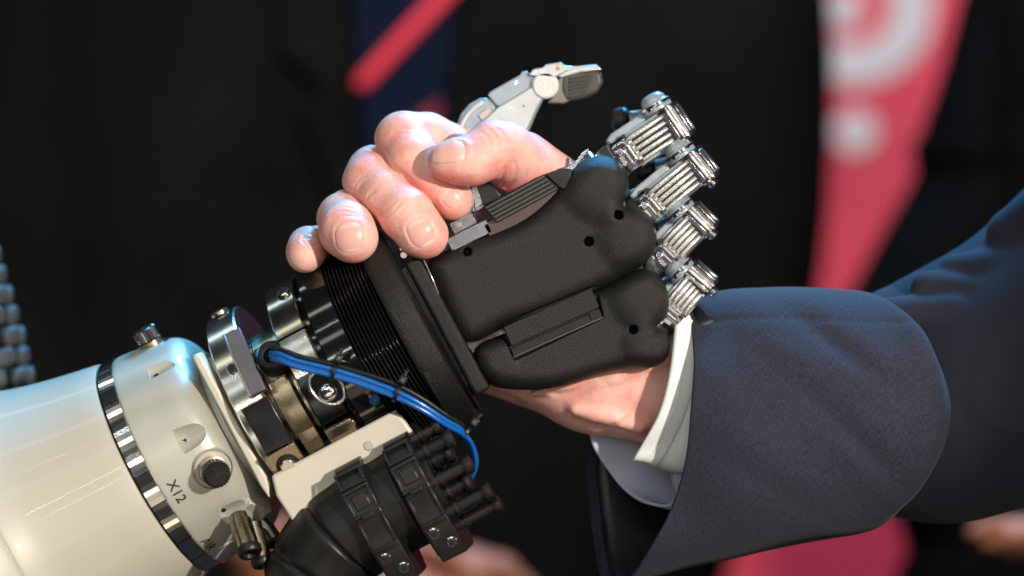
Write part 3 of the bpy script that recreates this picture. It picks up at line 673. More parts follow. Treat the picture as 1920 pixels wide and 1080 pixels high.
# silver hinge glimpsed between the human fingers and the block
m = MB(); m.prism([A(x, y, 40)[:2] for x, y in ((884, 352), (912, 348), (920, 368), (905, 392), (884, 400))], -10, 40); m.prism([A(x, y, 50)[:2] for x, y in ((888, 372), (916, 366), (905, 385), (890, 394))], 20, 52); m.build('thumb_hinge', chrome, hand, bevel=2)
m = MB(); m.prism([A(x, y, 60)[:2] for x, y in ((893, 345), (916, 340), (945, 372), (906, 386))], -10, 64); m.build('hinge_cover', black_plastic, hand, bevel=2)
m = MB(); m.cyl(A(750, 470, 70), A(765, 462, 72), 9, 12, ch=2); m.cyl(A(757, 478, 88), A(757, 478, 94), 7, 12, ch=1); m.build('collar_screw', chrome, hand)

# ------------------------------------------------------------------ chrome fingers
def finger(bx, by, dx, dy, n, W_, k, label=None):
    """base point (centre of the ribbed face's left end), hinge drum centre, depth, body width"""
    b, d = A(bx - 2, by, n), A(dx - 6, dy + 2, n - 6); ax = d - b; L = np.linalg.norm(ax)
    f = Frame(b, ax, (-ax[1], ax[0], 0)); r = W_ / 2
    root = MB(f)
    # body: hexagonal beam with bevels
    cs = [(-r * .98, -10), (-r * .9, 8), (-r * .62, 18), (r * .42, 20), (r * .70, 6), (r * 1.0, -22), (r * .9, -48), (-r * .7, -52), (-r * .98, -30)]
    fy = Frame(b, f.y, f.z)   # cross-section plane: local x=across, y=toward viewer, z=along
    m = MB(fy); m.prism(cs, 6, L - 4); fo = m.build('finger', plated, hand, bevel=3, seg=3)
    nr = 5; w0, w1 = -r * .70, r * .40
    for i in range(nr):
        y = w0 + (w1 - w0) * i / (nr - 1); m = MB(f)
        m.cyl((8 + (nr - i) * 1.0, y, 21.0), (L - 16 - (nr - 1 - i) * 1.5, y, 21.5), 4.3, 12, ch=1.2); m.build('rib', rib_m, fo, smooth=50)
    m = MB(f); m.box(16, L - 14, w0 - 2, w1 + 1, 18, 20.6); m.build('rib_bed', black_metal, fo)
    m = MB(f); m.box(14, L * .8, r * .56, r * .66, 8, 17); m.build('side_rail', clear, fo, bevel=2)
    # upper clear slab
    m = MB(f); m.prism([(-18, r * .66), (L * .55, r * .66), (L * .72, r * 1.02), (-6, r * 1.04), (-22, r * .9)], -44, 4); m.build('clear_cover', clear, fo, bevel=4, seg=3)
    # base knuckle: lobes, holes and little blocks
    m = MB(f); m.cyl((-4, -r * .85, 2), (-4, r * .55, 2), 17, 28, ch=3); m.box(-22, 6, -r * .5, r * .3, -30, 16); m.cyl((4, -r * .6, 14), (4, r * .3, 14), 8, 16, ch=2); m.build('knuckle', plated, fo, bevel=1.5)
    m = MB(f); m.box(-6, 8, -r * .8, -r * .55, -10, 22); m.cyl((-12, r * .1, 14), (-12, r * .1, 21), 9, 20, ch=2); m.build('knuckle_block', chrome, fo, bevel=2)
    for (x, y, q) in ((8, r * .62, 4.2), (-4, r * .34, 5), (4, -r * .66, 4)):
        m = MB(f); m.cyl((x, y, 15), (x, y, 22.3), q, 14); m.build('pin_hole', black_hole, fo)
    # hinge drum, axis across the finger
    m = MB(f); m.lathe([(-r * 1.02, 12), (-r * 1.0, 20), (-r * .9, 22), (-r * .9, 26), (r * .62, 27), (r * .62, 22), (r * .72, 22)], 40, fr=Frame((L, 0, -2), (0, 1, 0), (0, 0, 1))); dr = m.build('hinge_drum', chrome, fo, smooth=30)
    for i in range(9):
        a = R_(-60 + i * 22); m = MB(f)
        c0 = np.array([L + math.cos(a) * 25, 0, math.sin(a) * 25 - 2]); m.box(-3.8, 3.8, -r * .8, r * .5, -2, 5, fr=Frame(c0, (-math.sin(a), 0, math.cos(a)), (0, 1, 0))); m.build('drum_fin', plated, dr, bevel=1.5)
    m = MB(f); m.lathe([(-6, 25), (-4, 29), (9, 29.5), (12, 27), (12, 25), (19, 24), (26, 19), (29, 10), (29.5, 0)], 40, fr=Frame((L - 13, r * .84, 10), (0.08, 1, 0), (0, 0, 1))); cp = m.build('hinge_cap', clear, fo, smooth=50)
    m = MB(f); m.lathe([(0, 20), (3, 30.6), (7.5, 30.6), (8, 20)], 40, fr=Frame((L - 13, r * .86, 10), (0.08, 1, 0), (0, 0, 1)), caps=False)
    m.build('cap_band', chrome, cp, smooth=30)
    for i in range(5):
        a = R_(20 + i * 35); m = MB(f); c0 = np.array([L - 13 + math.cos(a) * 28, r * .95, 10 + math.sin(a) * 28]); m.box(-4, 4, -3.5, 3.5, -1.5, 2, fr=Frame(c0, (-math.sin(a), 0, math.cos(a)), (0, 1, 0))); m.build('cap_notch', steel_dark, cp, bevel=.8)
    m = MB(f); m.cyl((L - 2, -r * 1.02, 2), (L - 2, -r * 1.3, 2), 11, 20, ch=3); m.build('drum_knob', chrome, dr)
    # folded-back outer segment with its dark rubber tip
    p = f([(L - 18, r * .5, -42)])[0]; q = f([(L - 62, r * 1.15, -60)])[0]
    m = MB(); m.tube([p, (p + q) / 2 + np.array((0, 0, -8.)), q], lambda t: 20 - 3 * t, 20); sg = m.build('outer_segment', mat('smoked_plastic', (.22, .17, .15), .3, .4), fo, smooth=180)
    e = q + (q - p) * .45
    m = MB(); m.tube([q, (q + e) / 2, e, e + (e - q) * .4], lambda t: 25 * math.sqrt(max(1 - (max(t - .45, 0) / .56) ** 2, .02)) * (1 if t > .12 else .88), 24, sub=8); m.build('fingertip', rubber, fo, smooth=180)
    return fo
finger(1178, 284, 1268, 224, 70, 85, 0)
finger(1221, 382, 1314, 306, 66, 79, 1)
finger(1248, 474, 1314, 408, 62, 73, 2)
finger(1256, 584, 1314, 518, 58, 70, 3)
# knuckle housings behind the palm shell
for (x, y, n, r) in ((1112, 312, 44, 17), (1150, 306, 40, 28), (1196, 388, 40, 26), (1222, 480, 40, 28), (1235, 600, 30, 26)):
    m = MB(); c = A(x, y, n); m.cyl(c + np.array((-12, 18, -20)), c + np.array((12, -18, 24)), r * .9, 28, ch=4); m.build('knuckle_housing', plated, hand)
m = MB(); 
for i in range(4):
    c = A(1075 + i * 5, 312 - i * 7, 66); m.cyl(c, c + np.array((14, 10, 0)), 3, 10)
m.build('knuckle_spring', chrome, hand)

# ------------------------------------------------------------------ robot thumb
def nP(pts, n): return [A(x, y, n)[:2] for x, y in pts]
tn = -40
m = MB(); m.prism(nP([(850, 262), (856, 232), (864, 212), (880, 194), (900, 183), (915, 182), (928, 192), (948, 232), (940, 262)], tn), -78, -46)
tb = m.build('thumb', clear, hand, bevel=7, seg=3)
m = MB(); m.tube(PP((862, 252, -44), (870, 226, -42), (888, 204, -42), (906, 192, -42)), 4, 8); m.build('tendon_cord', mat('pale_cord', (.6, .57, .5), .6), tb, smooth=180)
m = MB(); m.prism(nP([(896, 216), (916, 200), (926, 214), (908, 232)], tn), -48, -41); m.build('inner_link', mat('beige_plastic', (.5, .42, .36), .5), tb, bevel=2)
m = MB(); m.prism(nP([(914, 178), (920, 171), (975, 140), (979, 133), (990, 133), (994, 141), (1016, 141), (1012, 160), (938, 200), (930, 197)], tn), -72, -42); m.build('clear_cover', clear, tb, bevel=3, seg=3)
m = MB(); m.prism(nP([(880, 248), (905, 226), (936, 198), (1000, 160), (1020, 150), (1030, 170), (1018, 186), (1006, 208), (992, 240), (975, 262), (900, 270)], tn), -84, -34); m.build('thumb_shell', offwhite, tb, bevel=4, seg=3)
m = MB(); m.prism(nP([(1020, 184), (1006, 212), (993, 243), (985, 250), (978, 240), (996, 205), (1012, 180)], tn), -90, -38); m.build('shell_rib', clear, tb, bevel=2)
m = MB(); c = A(1023, 160, -34); m.cyl(c - np.array((0, 0, 40)), c + np.array((0, 0, 6)), 25, 40, ch=3); m.build('joint_disc', mat('white_speckled_plastic', (.60, .60, .56), .5, var=(900, .08)), tb)
m = MB(); c = A(982, 199, -34); m.cyl(c - np.array((0, 0, 4)), c + np.array((0, 0, .8)), 2.2, 12); m.build('pin_hole', black_hole, tb)
m = MB(); c = A(968, 156, -42); m.cyl(c, c + np.array((0, 0, 2)), 4.2, 14); m.build('screw', chrome, tb)
m = MB(); m.prism(nP([(990, 142), (1000, 130), (1018, 127), (1024, 121), (1052, 117), (1060, 124), (1074, 124), (1076, 130), (1056, 138), (1040, 146)], tn), -74, -28); hg = m.build('hinge_plate', offwhite, tb, bevel=2)
m = MB(); c = A(1046, 126, -28); m.lathe([(0, 5.5), (1.5, 5.5), (1.8, 3), (1.8, 0)], 16, fr=Frame(c, (0, 0, 1), (1, 0, 0))); m.build('screw', bronze, hg)
m = MB(); m.prism(nP([(1040, 140), (1072, 125), (1118, 121), (1129, 131), (1090, 136), (1052, 146)], tn), -78, -30); m.build('tip_plate', offwhite, tb, bevel=2)
m = MB(); m.prism(nP([(1026, 193), (1034, 184), (1046, 150), (1056, 138), (1070, 150), (1070, 188), (1058, 194)], tn), -76, -32); m.build('tip_holder', mat('khaki_plastic', (.17, .16, .125), .45), tb, bevel=4, seg=3)
tipm = olive
Fd = Field((60, 330, -85), (200, 430, -15), 1.6)
q = polysdf(nP([(1052, 142), (1072, 134), (1118, 132), (1128, 136), (1131, 156), (1120, 174), (1098, 184), (1060, 192), (1050, 170)], tn))
def tipf(X, Y, Z):
    d = q(X[:, :, 0], Y[:, :, 0])[:, :, None] + 9; b = np.abs(Z + 54) - 24 + 9
    return np.minimum(np.maximum(d, b), 0) + np.sqrt(np.maximum(d, 0) ** 2 + np.maximum(b, 0) ** 2) - 9
Fd.apply((-1e4,) * 3, (1e4,) * 3, tipf)
V, Fc = Fd.mesh(); V = relax(V, Fc, 2); ft = mk('fingertip', V, Fc.tolist(), tipm, tb, smooth=180)
for i in range(6):
    p0 = A(1067 - (i % 2), 148 + i * 7, -30); p1 = A(1112 - i * 2.5, 141 + i * 6.4, -30)
    m = MB(); m.tube([p0, (p0 + p1) / 2, p1], 2.3, 8); m.build('grip_ridge', tipm, ft, smooth=180)

# ================================================================== HUMAN HAND
man = thing('person', A(1700, 750, -60), 'person in navy suit and white shirt cuff whose bare hand grips the robot wrist', 'person')
LO = (A(525, 0, 0)[0], A(0, 890, 0)[1], -300); HI = (A(1345, 0, 0)[0], A(0, 195, 0)[1], 190); HH = 2.4
def chain(pts, k=12):
    F_ = Field(LO, HI, HH)
    for i in range(len(pts) - 1):
        a, b = pts[i], pts[i + 1]; F_.cone(A(*a[:3]), A(*b[:3]), a[3], b[3], k)
    return F_
joints = []
def fing(pts, k=10): joints.extend(pts); return chain(pts, k)
Fh = fing([(760, 640, -250, 52), (655, 500, -170, 42), (596, 462, -20, 37), (578, 462, 36, 36), (573, 474, 62, 35), (571, 480, 74, 30)])
F2 = fing([(800, 560, -250, 58), (700, 420, -170, 50), (657, 403, -10, 48), (645, 411, 48, 49), (652, 432, 104, 52), (662, 446, 122, 47)]); Fh.merge(F2, 1, 5)
F2 = fing([(880, 460, -240, 60), (750, 340, -150, 52), (704, 326, -20, 53), (697, 342, 28, 53), (726, 367, 70, 48), (763, 402, 104, 50), (791, 437, 116, 46), (799, 443, 114, 40)]); Fh.merge(F2, 1, 5)
F2 = fing([(960, 350, -190, 60), (870, 292, -60, 50), (800, 262, -10, 50), (757, 263, 4, 53), (775, 300, 44, 48), (812, 345, 66, 44), (846, 373, 70, 39), (850, 377, 68, 34)]); Fh.merge(F2, 1, 5)
# thumb and its root
F2 = fing([(833, 303, 128, 30), (850, 302, 126, 40), (885, 301, 118, 45), (925, 279, 100, 51), (950, 286, 78, 53), (985, 315, 34, 53), (1045, 375, -10, 60), (1100, 470, -60, 72)], 14)
F2.cone(A(955, 318, 40), A(1040, 380, -15), 40, 55, 20)
F2.cone(A(985, 290, 26), A(1060, 350, -25), 42, 50, 20)
Fh.merge(F2, 1, 4)
# palm and wrist
Fp = Field(LO, HI, HH)
fl = (np.array([0, 0, 1.]), 1.35)
Fp.cone(A(960, 380, -170), A(1120, 600, -90), 70, 100, 30, flat=fl); Fp.cone(A(860, 480, -200), A(1120, 680, -90), 70, 105, 30, flat=fl)
Fp.cone(A(830, 640, -190), A(1110, 715, -70), 66, 90, 30, flat=fl)
Fp.cone(A(930, 695, -60), A(1120, 728, -40), 34, 74, 30); Fp.cone(A(1110, 700, -60), A(1230, 715, -50), 96, 112, 40, flat=fl); Fp.cone(A(1230, 715, -50), A(1360, 740, -55), 112, 118, 30, flat=fl)
Fp.cone(A(1140, 600, -60), A(1290, 660, -60), 84, 96, 40, flat=fl)
Fh.merge(Fp, 22)
# wrist tendons
Fh.cone(A(1000, 738, 8), A(1150, 700, 30), 4, 12, 22); Fh.cone(A(1150, 700, 30), A(1250, 668, 34), 12, 16, 22); Fh.cone(A(1080, 768, 14), A(1200, 800, 20), 8, 12, 22)
# creases (on the visible surface)
def onsurf(pts, dz=0):
    out = []
    for x, y in pts:
        p = A(x, y, 90)
        try: q_, n_ = Fh.top(p[0], p[1]); out.append(q_ + np.array((0, 0, dz)))
        except Exception: pass
    return out
for pts, wd, dp in (
    ([(946, 352), (962, 340), (968, 322), (964, 306)], 3.2, 3.2), ([(930, 347), (944, 330), (946, 315)], 3, 2.2), ([(975, 352), (985, 336), (988, 322)], 3, 1.8),
    ([(688, 372), (700, 357), (712, 345)], 3, 1.2), ([(672, 352), (684, 338), (700, 330)], 3, 1.0),
    ([(722, 412), (738, 398), (752, 382)], 3.0, 1.3), ([(730, 420), (747, 406), (762, 392)], 3, 1.3), ([(715, 402), (730, 390), (744, 376)], 3, .9),
    ([(905, 250), (915, 262), (918, 276)], 4, 1.0), ([(918, 246), (930, 258), (934, 272)], 4, .9),
    ([(700, 362), (716, 350), (730, 342)], 2.6, 1.0), ([(664, 348), (676, 334), (690, 326)], 2.6, .8), ([(738, 426), (754, 412), (768, 400)], 2.6, .9), ([(736, 246), (750, 240), (766, 240)], 2.6, .7), ([(730, 256), (746, 249), (764, 249)], 2.6, .8), ([(900, 262), (908, 274), (910, 288)], 3, .8), ([(932, 244), (946, 256), (951, 270)], 3, .8), ([(624, 412), (646, 405), (670, 408)], 2.6, .8), ([(826, 350), (838, 340), (850, 336)], 2.6, .9), ([(556, 452), (570, 446), (584, 448)], 2.4, .7),
    ([(626, 395), (645, 388), (664, 392)], 3, 1.0), ([(622, 404), (645, 397), (668, 401)], 3, .8),
    ([(1040, 742), (1080, 738), (1120, 716), (1160, 704)], 7, 3.5), ([(1175, 690), (1215, 684), (1255, 672)], 6, 2.5), ([(1150, 800), (1190, 760), (1215, 700)], 6, 2.0), ([(960, 752), (990, 740), (1010, 728)], 5, 2.5)):
    s_ = onsurf(pts)
    if len(s_) > 2: Fh.groove(s_, wd, dp * 1.7)
# nails
nails = []
def nail(px, py, ddx, ddy, wd, ln, nz=None):
    p0 = A(px, py, 110); c, nrm = Fh.top(p0[0], p0[1])
    if nz is not None: nrm = nrm + np.array(nz); nrm /= np.linalg.norm(nrm)
    f = Frame(c, (ddx, -ddy, 0), (0, 0, 1)); x = np.array((ddx, -ddy, 0.), float); x -= nrm * x.dot(nrm); f = Frame(c, x, np.cross(nrm, x))
    nails.append((f, wd / 2, ln / 2))
def nl(f, a, b):
    def rho(X, Y, Z):
        dx, dy, dz = X - f.o[0], Y - f.o[1], Z - f.o[2]
        u = (dx * f.x[0] + dy * f.x[1] + dz * f.x[2]) / b; v = (dx * f.y[0] + dy * f.y[1] + dz * f.y[2]) / a; w_ = dx * f.z[0] + dy * f.z[1] + dz * f.z[2]
        return (np.abs(u) ** 2.6 + np.abs(v) ** 2.6) ** (1 / 2.6), w_, u
    return rho
nail(790, 437, .5, .85, 48, 56); nail(656, 446, .12, 1, 54, 56); nail(584, 449, .35, 1, 36, 34, (.1, .5, 0)); nail(846, 371, .75, .66, 34, 38); nail(840, 284, -1, .12, 44, 66, (0, .9, 0))
for f, a, b in nails:
    rh = nl(f, a, b); m_ = max(a, b) * 1.6
    def ridge(X, Y, Z, rh=rh):
        r, w_, u = rh(X, Y, Z); fall = np.exp(-(w_ / 25) ** 2)
        return fall * (.45 * np.exp(-((r - .97) / .07) ** 2) - .9 * np.exp(-((r - 1.22) / .13) ** 2) * np.clip(1 - u, .25, 1.4) * 1.1 + np.where(r < 1, .8, 0))
    Fh.apply(f.o - m_, f.o + m_, ridge, op='+')
V, Fc = Fh.mesh(); V = relax(V, Fc, 2, .4)
skin_o = mk('hand', V, Fc.tolist(), skin, man, smooth=180)
# where the blood shows: fingertips, knuckles and folds
red = np.zeros(len(V))
for (x, y, n, r, a) in ((800, 480, 110, 34, .55), (655, 490, 100, 40, .4), (618, 430, 110, 34, .5), (640, 385, 60, 34, .25), (550, 490, 50, 34, .45), (600, 475, 40, 26, .4), (855, 405, 70, 30, .45), (770, 410, 110, 34, .35),
                        (740, 395, 100, 30, .3), (690, 310, 40, 44, .25), (745, 235, 20, 44, .3), (830, 330, 130, 34, .5), (880, 340, 120, 40, .45), (935, 235, 110, 36, .35), (960, 345, 90, 40, .5), (1020, 335, 60, 50, .3), (790, 350, 70, 36, .45), (760, 470, 110, 24, .3), (830, 440, 110, 24, .3), (940, 745, 0, 60, .3), (1240, 800, 0, 40, .25)):
    c = A(x, y, n); red += 1.4 * a * np.exp(-((V - c) ** 2).sum(1) / (r * r))
at = skin_o.data.attributes.new('redness', 'FLOAT', 'POINT'); at.data.foreach_set('value', red.astype(np.float32))
for f, a, b in nails:
    rh = nl(f, a, b); m_ = max(a, b) * 1.15
    N_ = Field(f.o - m_, f.o + m_, 1.3)
    # sample the skin field on the finer grid
    g = [(N_.lo[i] + N_.h * np.arange(N_.n[i]) - Fh.lo[i]) / Fh.h for i in range(3)]
    g = [np.clip(q_, 0, Fh.n[i] - 1.001) for i, q_ in enumerate(g)]; i0 = [q_.astype(int) for q_ in g]; fr = [(q_ - i_).astype(np.float32) for q_, i_ in zip(g, i0)]
    acc = 0
    for da in (0, 1):
        for db in (0, 1):
            for dc in (0, 1):
                wgt = (fr[0] if da else 1 - fr[0])[:, None, None] * (fr[1] if db else 1 - fr[1])[None, :, None] * (fr[2] if dc else 1 - fr[2])[None, None, :]
                acc = acc + wgt * Fh.F[np.ix_(i0[0] + da, i0[1] + db, i0[2] + dc)]
    X = (N_.lo[0] + N_.h * np.arange(N_.n[0]))[:, None, None]; Y = (N_.lo[1] + N_.h * np.arange(N_.n[1]))[None, :, None]; Z = (N_.lo[2] + N_.h * np.arange(N_.n[2]))[None, None, :]
    r, w_, u = rh(X, Y, Z); k_ = a
    N_.F = np.maximum(np.maximum(acc - 1.0, -(acc + 3)), np.maximum((r - .97) * k_, -(w_ + 18))).astype(np.float32)
    Vn, Fn = N_.mesh(); Vn = relax(Vn, Fn, 4); no = mk('fingernail', Vn, Fn.tolist(), nail_m, skin_o, smooth=180)
    uu = f.inv(Vn)[:, 0] / b; tipv = np.clip((uu - .72) / .12, 0, 1); lun = np.clip((-.55 - uu) / .2, 0, .5)
    an = no.data.attributes.new('free_edge', 'FLOAT', 'POINT'); an.data.foreach_set('value', np.maximum(tipv, lun).astype(np.float32))

# ------------------------------------------------------------------ clothes: lofts through closed rings
GRID = {}
def stitches(gname, row, j0, j1, off, r, mt, dash, name, parent):
    # a row of short stitches laid on the cloth, joined into one part
    P = GRID[gname][row, j0:j1] + np.array((0, 0, off)); P = spline(P[::2], 6); m = MB(); L = 0; cur = [P[0]]
    for i in range(1, len(P)):
        L += np.linalg.norm(P[i] - P[i - 1]); cur.append(P[i])
        if L > dash:
            if len(cur) > 2: m.tube(cur[:-1], r, 6, sub=1)
            cur = [P[i]]; L = 0
    return m.build(name, mt, parent, smooth=180)
def loft(name, rings, mt, parent, nu=96, sub=8, thick=0, wr=None, uvs=True, label=None):
    K = [spline([A(*p) for p in r], 12, closed=True) for r in rings]
    R2 = []
    for k in K:     # resample evenly by index
        idx = np.linspace(0, len(k), nu, endpoint=False); i0 = idx.astype(int); fr_ = (idx - i0)[:, None]; R2.append(k[i0] * (1 - fr_) + k[(i0 + 1) % len(k)] * fr_)
    R2 = np.array(R2); cols = [spline(R2[:, j], sub) for j in range(nu)]; G = np.stack(cols, 1); n = G.shape[0]
    if wr is not None: G = wr(G)
    GRID[name] = G
    V = G.reshape(-1, 3); F = [(i * nu + j, i * nu + (j + 1) % nu, (i + 1) * nu + (j + 1) % nu, (i + 1) * nu + j) for i in range(n - 1) for j in range(nu)]
    o = mk(name, V, F, mt, parent, smooth=180)
    if uvs:
        uv = o.data.uv_layers.new(name='UVMap'); per = np.zeros((n, nu))
        le = np.concatenate([[0], np.cumsum(np.linalg.norm(np.diff(G.mean(1), axis=0), axis=1))]) * S
        ci = np.concatenate([[0], np.cumsum(np.linalg.norm(np.diff(G[n // 2], axis=0), axis=1))]) * S
        co = []
        for i in range(n - 1):
            for j in range(nu): j2 = j + 1; c2 = ci[j2] if j2 < nu else ci[-1] * nu / (nu - 1); co += [le[i], ci[j], le[i], c2, le[i + 1], c2, le[i + 1], ci[j]]
        uv.data.foreach_set('uv', co)
    if thick:
        m = o.modifiers.new('thickness', 'SOLIDIFY'); m.thickness = thick * S; m.offset = 0
    if label: o['label'] = label
    return o
# ring order: top, near side down to the bottom, then far side up
cuffA = [(1270, 588, 20), (1265, 625, 72), (1256, 700, 100), (1236, 775, 96), (1203, 836, 70), (1187, 864, 44), (1215, 820, -60), (1190, 740, -150), (1195, 640, -150), (1245, 590, -90)]
cuffM = [(1296, 588, 22), (1302, 632, 80), (1299, 700, 106), (1286, 762, 104), (1258, 824, 80), (1228, 872, 52), (1215, 858, -60), (1200, 750, -150), (1230, 640, -150), (1265, 590, -90)]
cuffN = [(x + 6, y + 1, n - 6 if 1 <= i <= 5 else n) for i, (x, y, n) in enumerate(cuffM)]
cuffB = [(1330, 590, 25), (1322, 640, 80), (1312, 720, 104), (1300, 800, 98), (1290, 870, 74), (1284, 888, 30), (1270, 860, -60), (1260, 750, -150), (1280, 640, -150), (1300, 590, -80)]
loft('shirt_cuff', [cuffA, [(x + 8, y - 1, n + 5) for x, y, n in cuffA], cuffM, cuffN, cuffB, [(x + 160, y, n) for x, y, n in cuffB]], shirt, man, thick=4)
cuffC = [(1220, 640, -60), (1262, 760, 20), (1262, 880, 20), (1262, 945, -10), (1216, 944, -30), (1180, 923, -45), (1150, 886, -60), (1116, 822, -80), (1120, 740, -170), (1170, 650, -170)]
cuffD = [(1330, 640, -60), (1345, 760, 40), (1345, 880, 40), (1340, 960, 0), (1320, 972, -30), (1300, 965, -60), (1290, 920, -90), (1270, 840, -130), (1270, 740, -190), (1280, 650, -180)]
loft('cuff_inside', [cuffC, [(x + 6, y, n) for x, y, n in cuffC], cuffD], shirt_in, man, thick=6)
def wrinkle(G):
    n, nu, _ = G.shape; X = G[..., 0] * .012; Y = G[..., 1] * .014
    d = 9 * np.sin(X * .9 + 1.3 * np.sin(Y * .6) + Y * .7 + 1) + 6 * np.sin(Y * 1.3 + X * 1.5) + 1.5 * np.sin(X * 3.1 + Y * 2.3)
    for (sx, sy, dx, dy, wd, am) in ((620, -120, .80, -.6, 20, 9), (560, -210, .75, -.66, 26, 8), (660, -300, .7, -.7, 22, 8), (500, -380, .85, -.5, 26, 7)):
        al = (G[..., 0] - sx) * dx + (G[..., 1] - sy) * dy; ac = (G[..., 0] - sx) * dy - (G[..., 1] - sy) * dx
        d = d - am * np.exp(-(ac / wd) ** 2 - (al / 130) ** 2)
    d = d - 1.8 * np.exp(-((G[..., 1] + 62 + 6 * np.sin(G[..., 0] * .01)) / 5) ** 2) * (G[..., 2] > 0)
    m = np.clip((G[..., 0] - G[..., 0].min()) / 160, 0, 1); G = G.copy(); G[..., 2] += d * m; G[..., 1] += d * .4 * m; return G
sl0 = [(1292, 566, 0), (1300, 600, 66), (1306, 680, 128), (1300, 780, 156), (1290, 870, 150), (1262, 960, 130), (1225, 1030, 96), (1186, 1082, 40), (1140, 1084, -40), (1118, 960, -120), (1112, 830, -150), (1150, 700, -190), (1220, 600, -160), (1270, 562, -80)]
sl1 = [(1380, 548, 0), (1390, 580, 80), (1400, 680, 150), (1400, 790, 180), (1390, 880, 172), (1370, 960, 140), (1350, 1020, 90), (1330, 1052, 20), (1300, 1050, -60), (1290, 960, -140), (1290, 830, -180), (1300, 700, -200), (1330, 600, -160), (1360, 552, -80)]
sl2 = [(1510, 547, -5), (1520, 580, 78), (1530, 680, 156), (1530, 790, 186), (1520, 880, 170), (1500, 950, 130), (1480, 1000, 80), (1470, 1020, 10), (1460, 1020, -60), (1450, 960, -140), (1450, 830, -190), (1460, 700, -200), (1480, 600, -160), (1500, 550, -80)]
sl3 = [(1630, 556, 2), (1648, 590, 78), (1668, 680, 152), (1672, 790, 180), (1660, 880, 162), (1640, 940, 122), (1620, 982, 72), (1610, 994, 12), (1600, 990, -60), (1600, 950, -140), (1600, 830, -190), (1600, 700, -200), (1610, 610, -160), (1620, 560, -80)]
sl4 = [(1690, 590, 35), (1722, 620, 95), (1748, 690, 139), (1758, 770, 155), (1745, 860, 141), (1715, 920, 115), (1680, 955, 85), (1670, 965, 35), (1660, 960, -60), (1660, 930, -140), (1660, 830, -190), (1660, 720, -200), (1670, 640, -160), (1680, 600, -80)]
sl5 = [(1720, 640, 22), (1750, 670, 52), (1772, 720, 72), (1780, 775, 72), (1766, 840, 68), (1740, 885, 52), (1715, 915, 32), (1700, 920, 12), (1690, 910, -80), (1690, 880, -150), (1690, 820, -190), (1690, 740, -200), (1700, 680, -160), (1710, 650, -90)]
loft('jacket_sleeve', [sl0, [(x + 6, y, n + 1) for x, y, n in sl0], sl1, sl2, sl3, sl4, sl5], wool, man, nu=260, sub=14, thick=7, wr=wrinkle, label='navy wool lower sleeve in the light')
stitches('shirt_cuff', 12, 4, 46, 2.6, .8, shirt, 9, 'stitching', man)
def inset(rg, k=.965):
    a = np.array(rg, float); c = a.mean(0); return [tuple(c + (p - c) * (k, k, .93)) for p in a]
loft('sleeve_lining', [[(x + 5, y, n) for x, y, n in inset(sl0, .975)], inset(sl1), inset(sl2)], mat('black_satin_lining', (.006, .006, .009), .4, bump=(300, .2, .0006)), man, thick=2)
# upper sleeve, elbow to shoulder, with folds
F3 = Field((A(1590, 0, -120)[0], A(0, 1075, -120)[1], -420), (A(2080, 0, -120)[0], A(0, 250, -120)[1], 40), 5)
F3.cone(A(1760, 775, -175), A(2060, 640, -210), 205, 330, 30)
F3.cone(A(1690, 640, -170), A(1960, 560, -200), 108, 170, 20); F3.cone(A(1650, 800, -170), A(1800, 790, -170), 170, 190, 30)
for (p, q_, r0, r1) in (((1640, 596, -80), (1790, 590, -60), 36, 46), ((1740, 540, -90), (1890, 560, -60), 34, 44), ((1790, 512, -110), (1930, 500, -60), 36, 46), ((1900, 440, -110), (1990, 380, -80), 52, 60)):
    F3.cone(A(*p), A(*q_), r0, r1, 10)
V, Fc = F3.mesh(); V = relax(V, Fc, 4); mk('upper_sleeve', V, Fc.tolist(), wool, man, smooth=180)

# ================================================================== BACKGROUND
def far_prism(name, poly, n, tk, mt, parent, bevel=20):
    Q = [A(x, y, n) for x, y in poly]; m = MB(); m.prism([q_[:2] for q_ in Q], n - tk, n); return m.build(name, mt, parent, bevel=bevel, seg=3)
wall_n = -6500
bk = thing('banner', A(1650, 1080, wall_n), 'red stage banner with white rings between the two dark suited figures', 'banner')
far_prism('banner_panel', [(1180, -250), (2000, -250), (2000, 1300), (1180, 1300)], wall_n, 30, banner_red, bk, 0)
def disc(x, y, r0, r1, n, mt, name, parent):
    c = A(x, y, n); k = (DC - n) / DC; f = Frame(c, (0, 0, 1), (1, 0, 0))
    MB(f).lathe([(0, r0 * k), (4, r0 * k), (4, r1 * k), (0, r1 * k)], 64, caps=False).build(name, mt, parent) if r0 > 0 else MB(f).lathe([(0, r1 * k), (4, r1 * k)], 64).build(name, mt, parent)
disc(1600, 10, 72, 150, wall_n + 6, banner_white, 'white_ring', bk); disc(1582, 16, 0, 36, wall_n + 6, banner_white, 'white_dot', bk); disc(1604, 246, 0, 40, wall_n + 6, banner_white, 'white_dot', bk)
far_prism('pink_panel', [(1440, 900), (2000, 900), (2000, 1300), (1440, 1300)], wall_n + 8, 6, banner_pink, bk, 0)
far_prism('backdrop', [(-900, -900), (2900, -900), (2900, 2100), (-900, 2100)], wall_n - 400, 40, mat('black_drape', (.004, .004, .0045), .9), None, 0)['kind'] = 'structure'
def suit(name_label, rings_, mt, cat='person', base=(1000, 1200)):
    p = thing('person', A(base[0], base[1], -3600), name_label, cat); return p
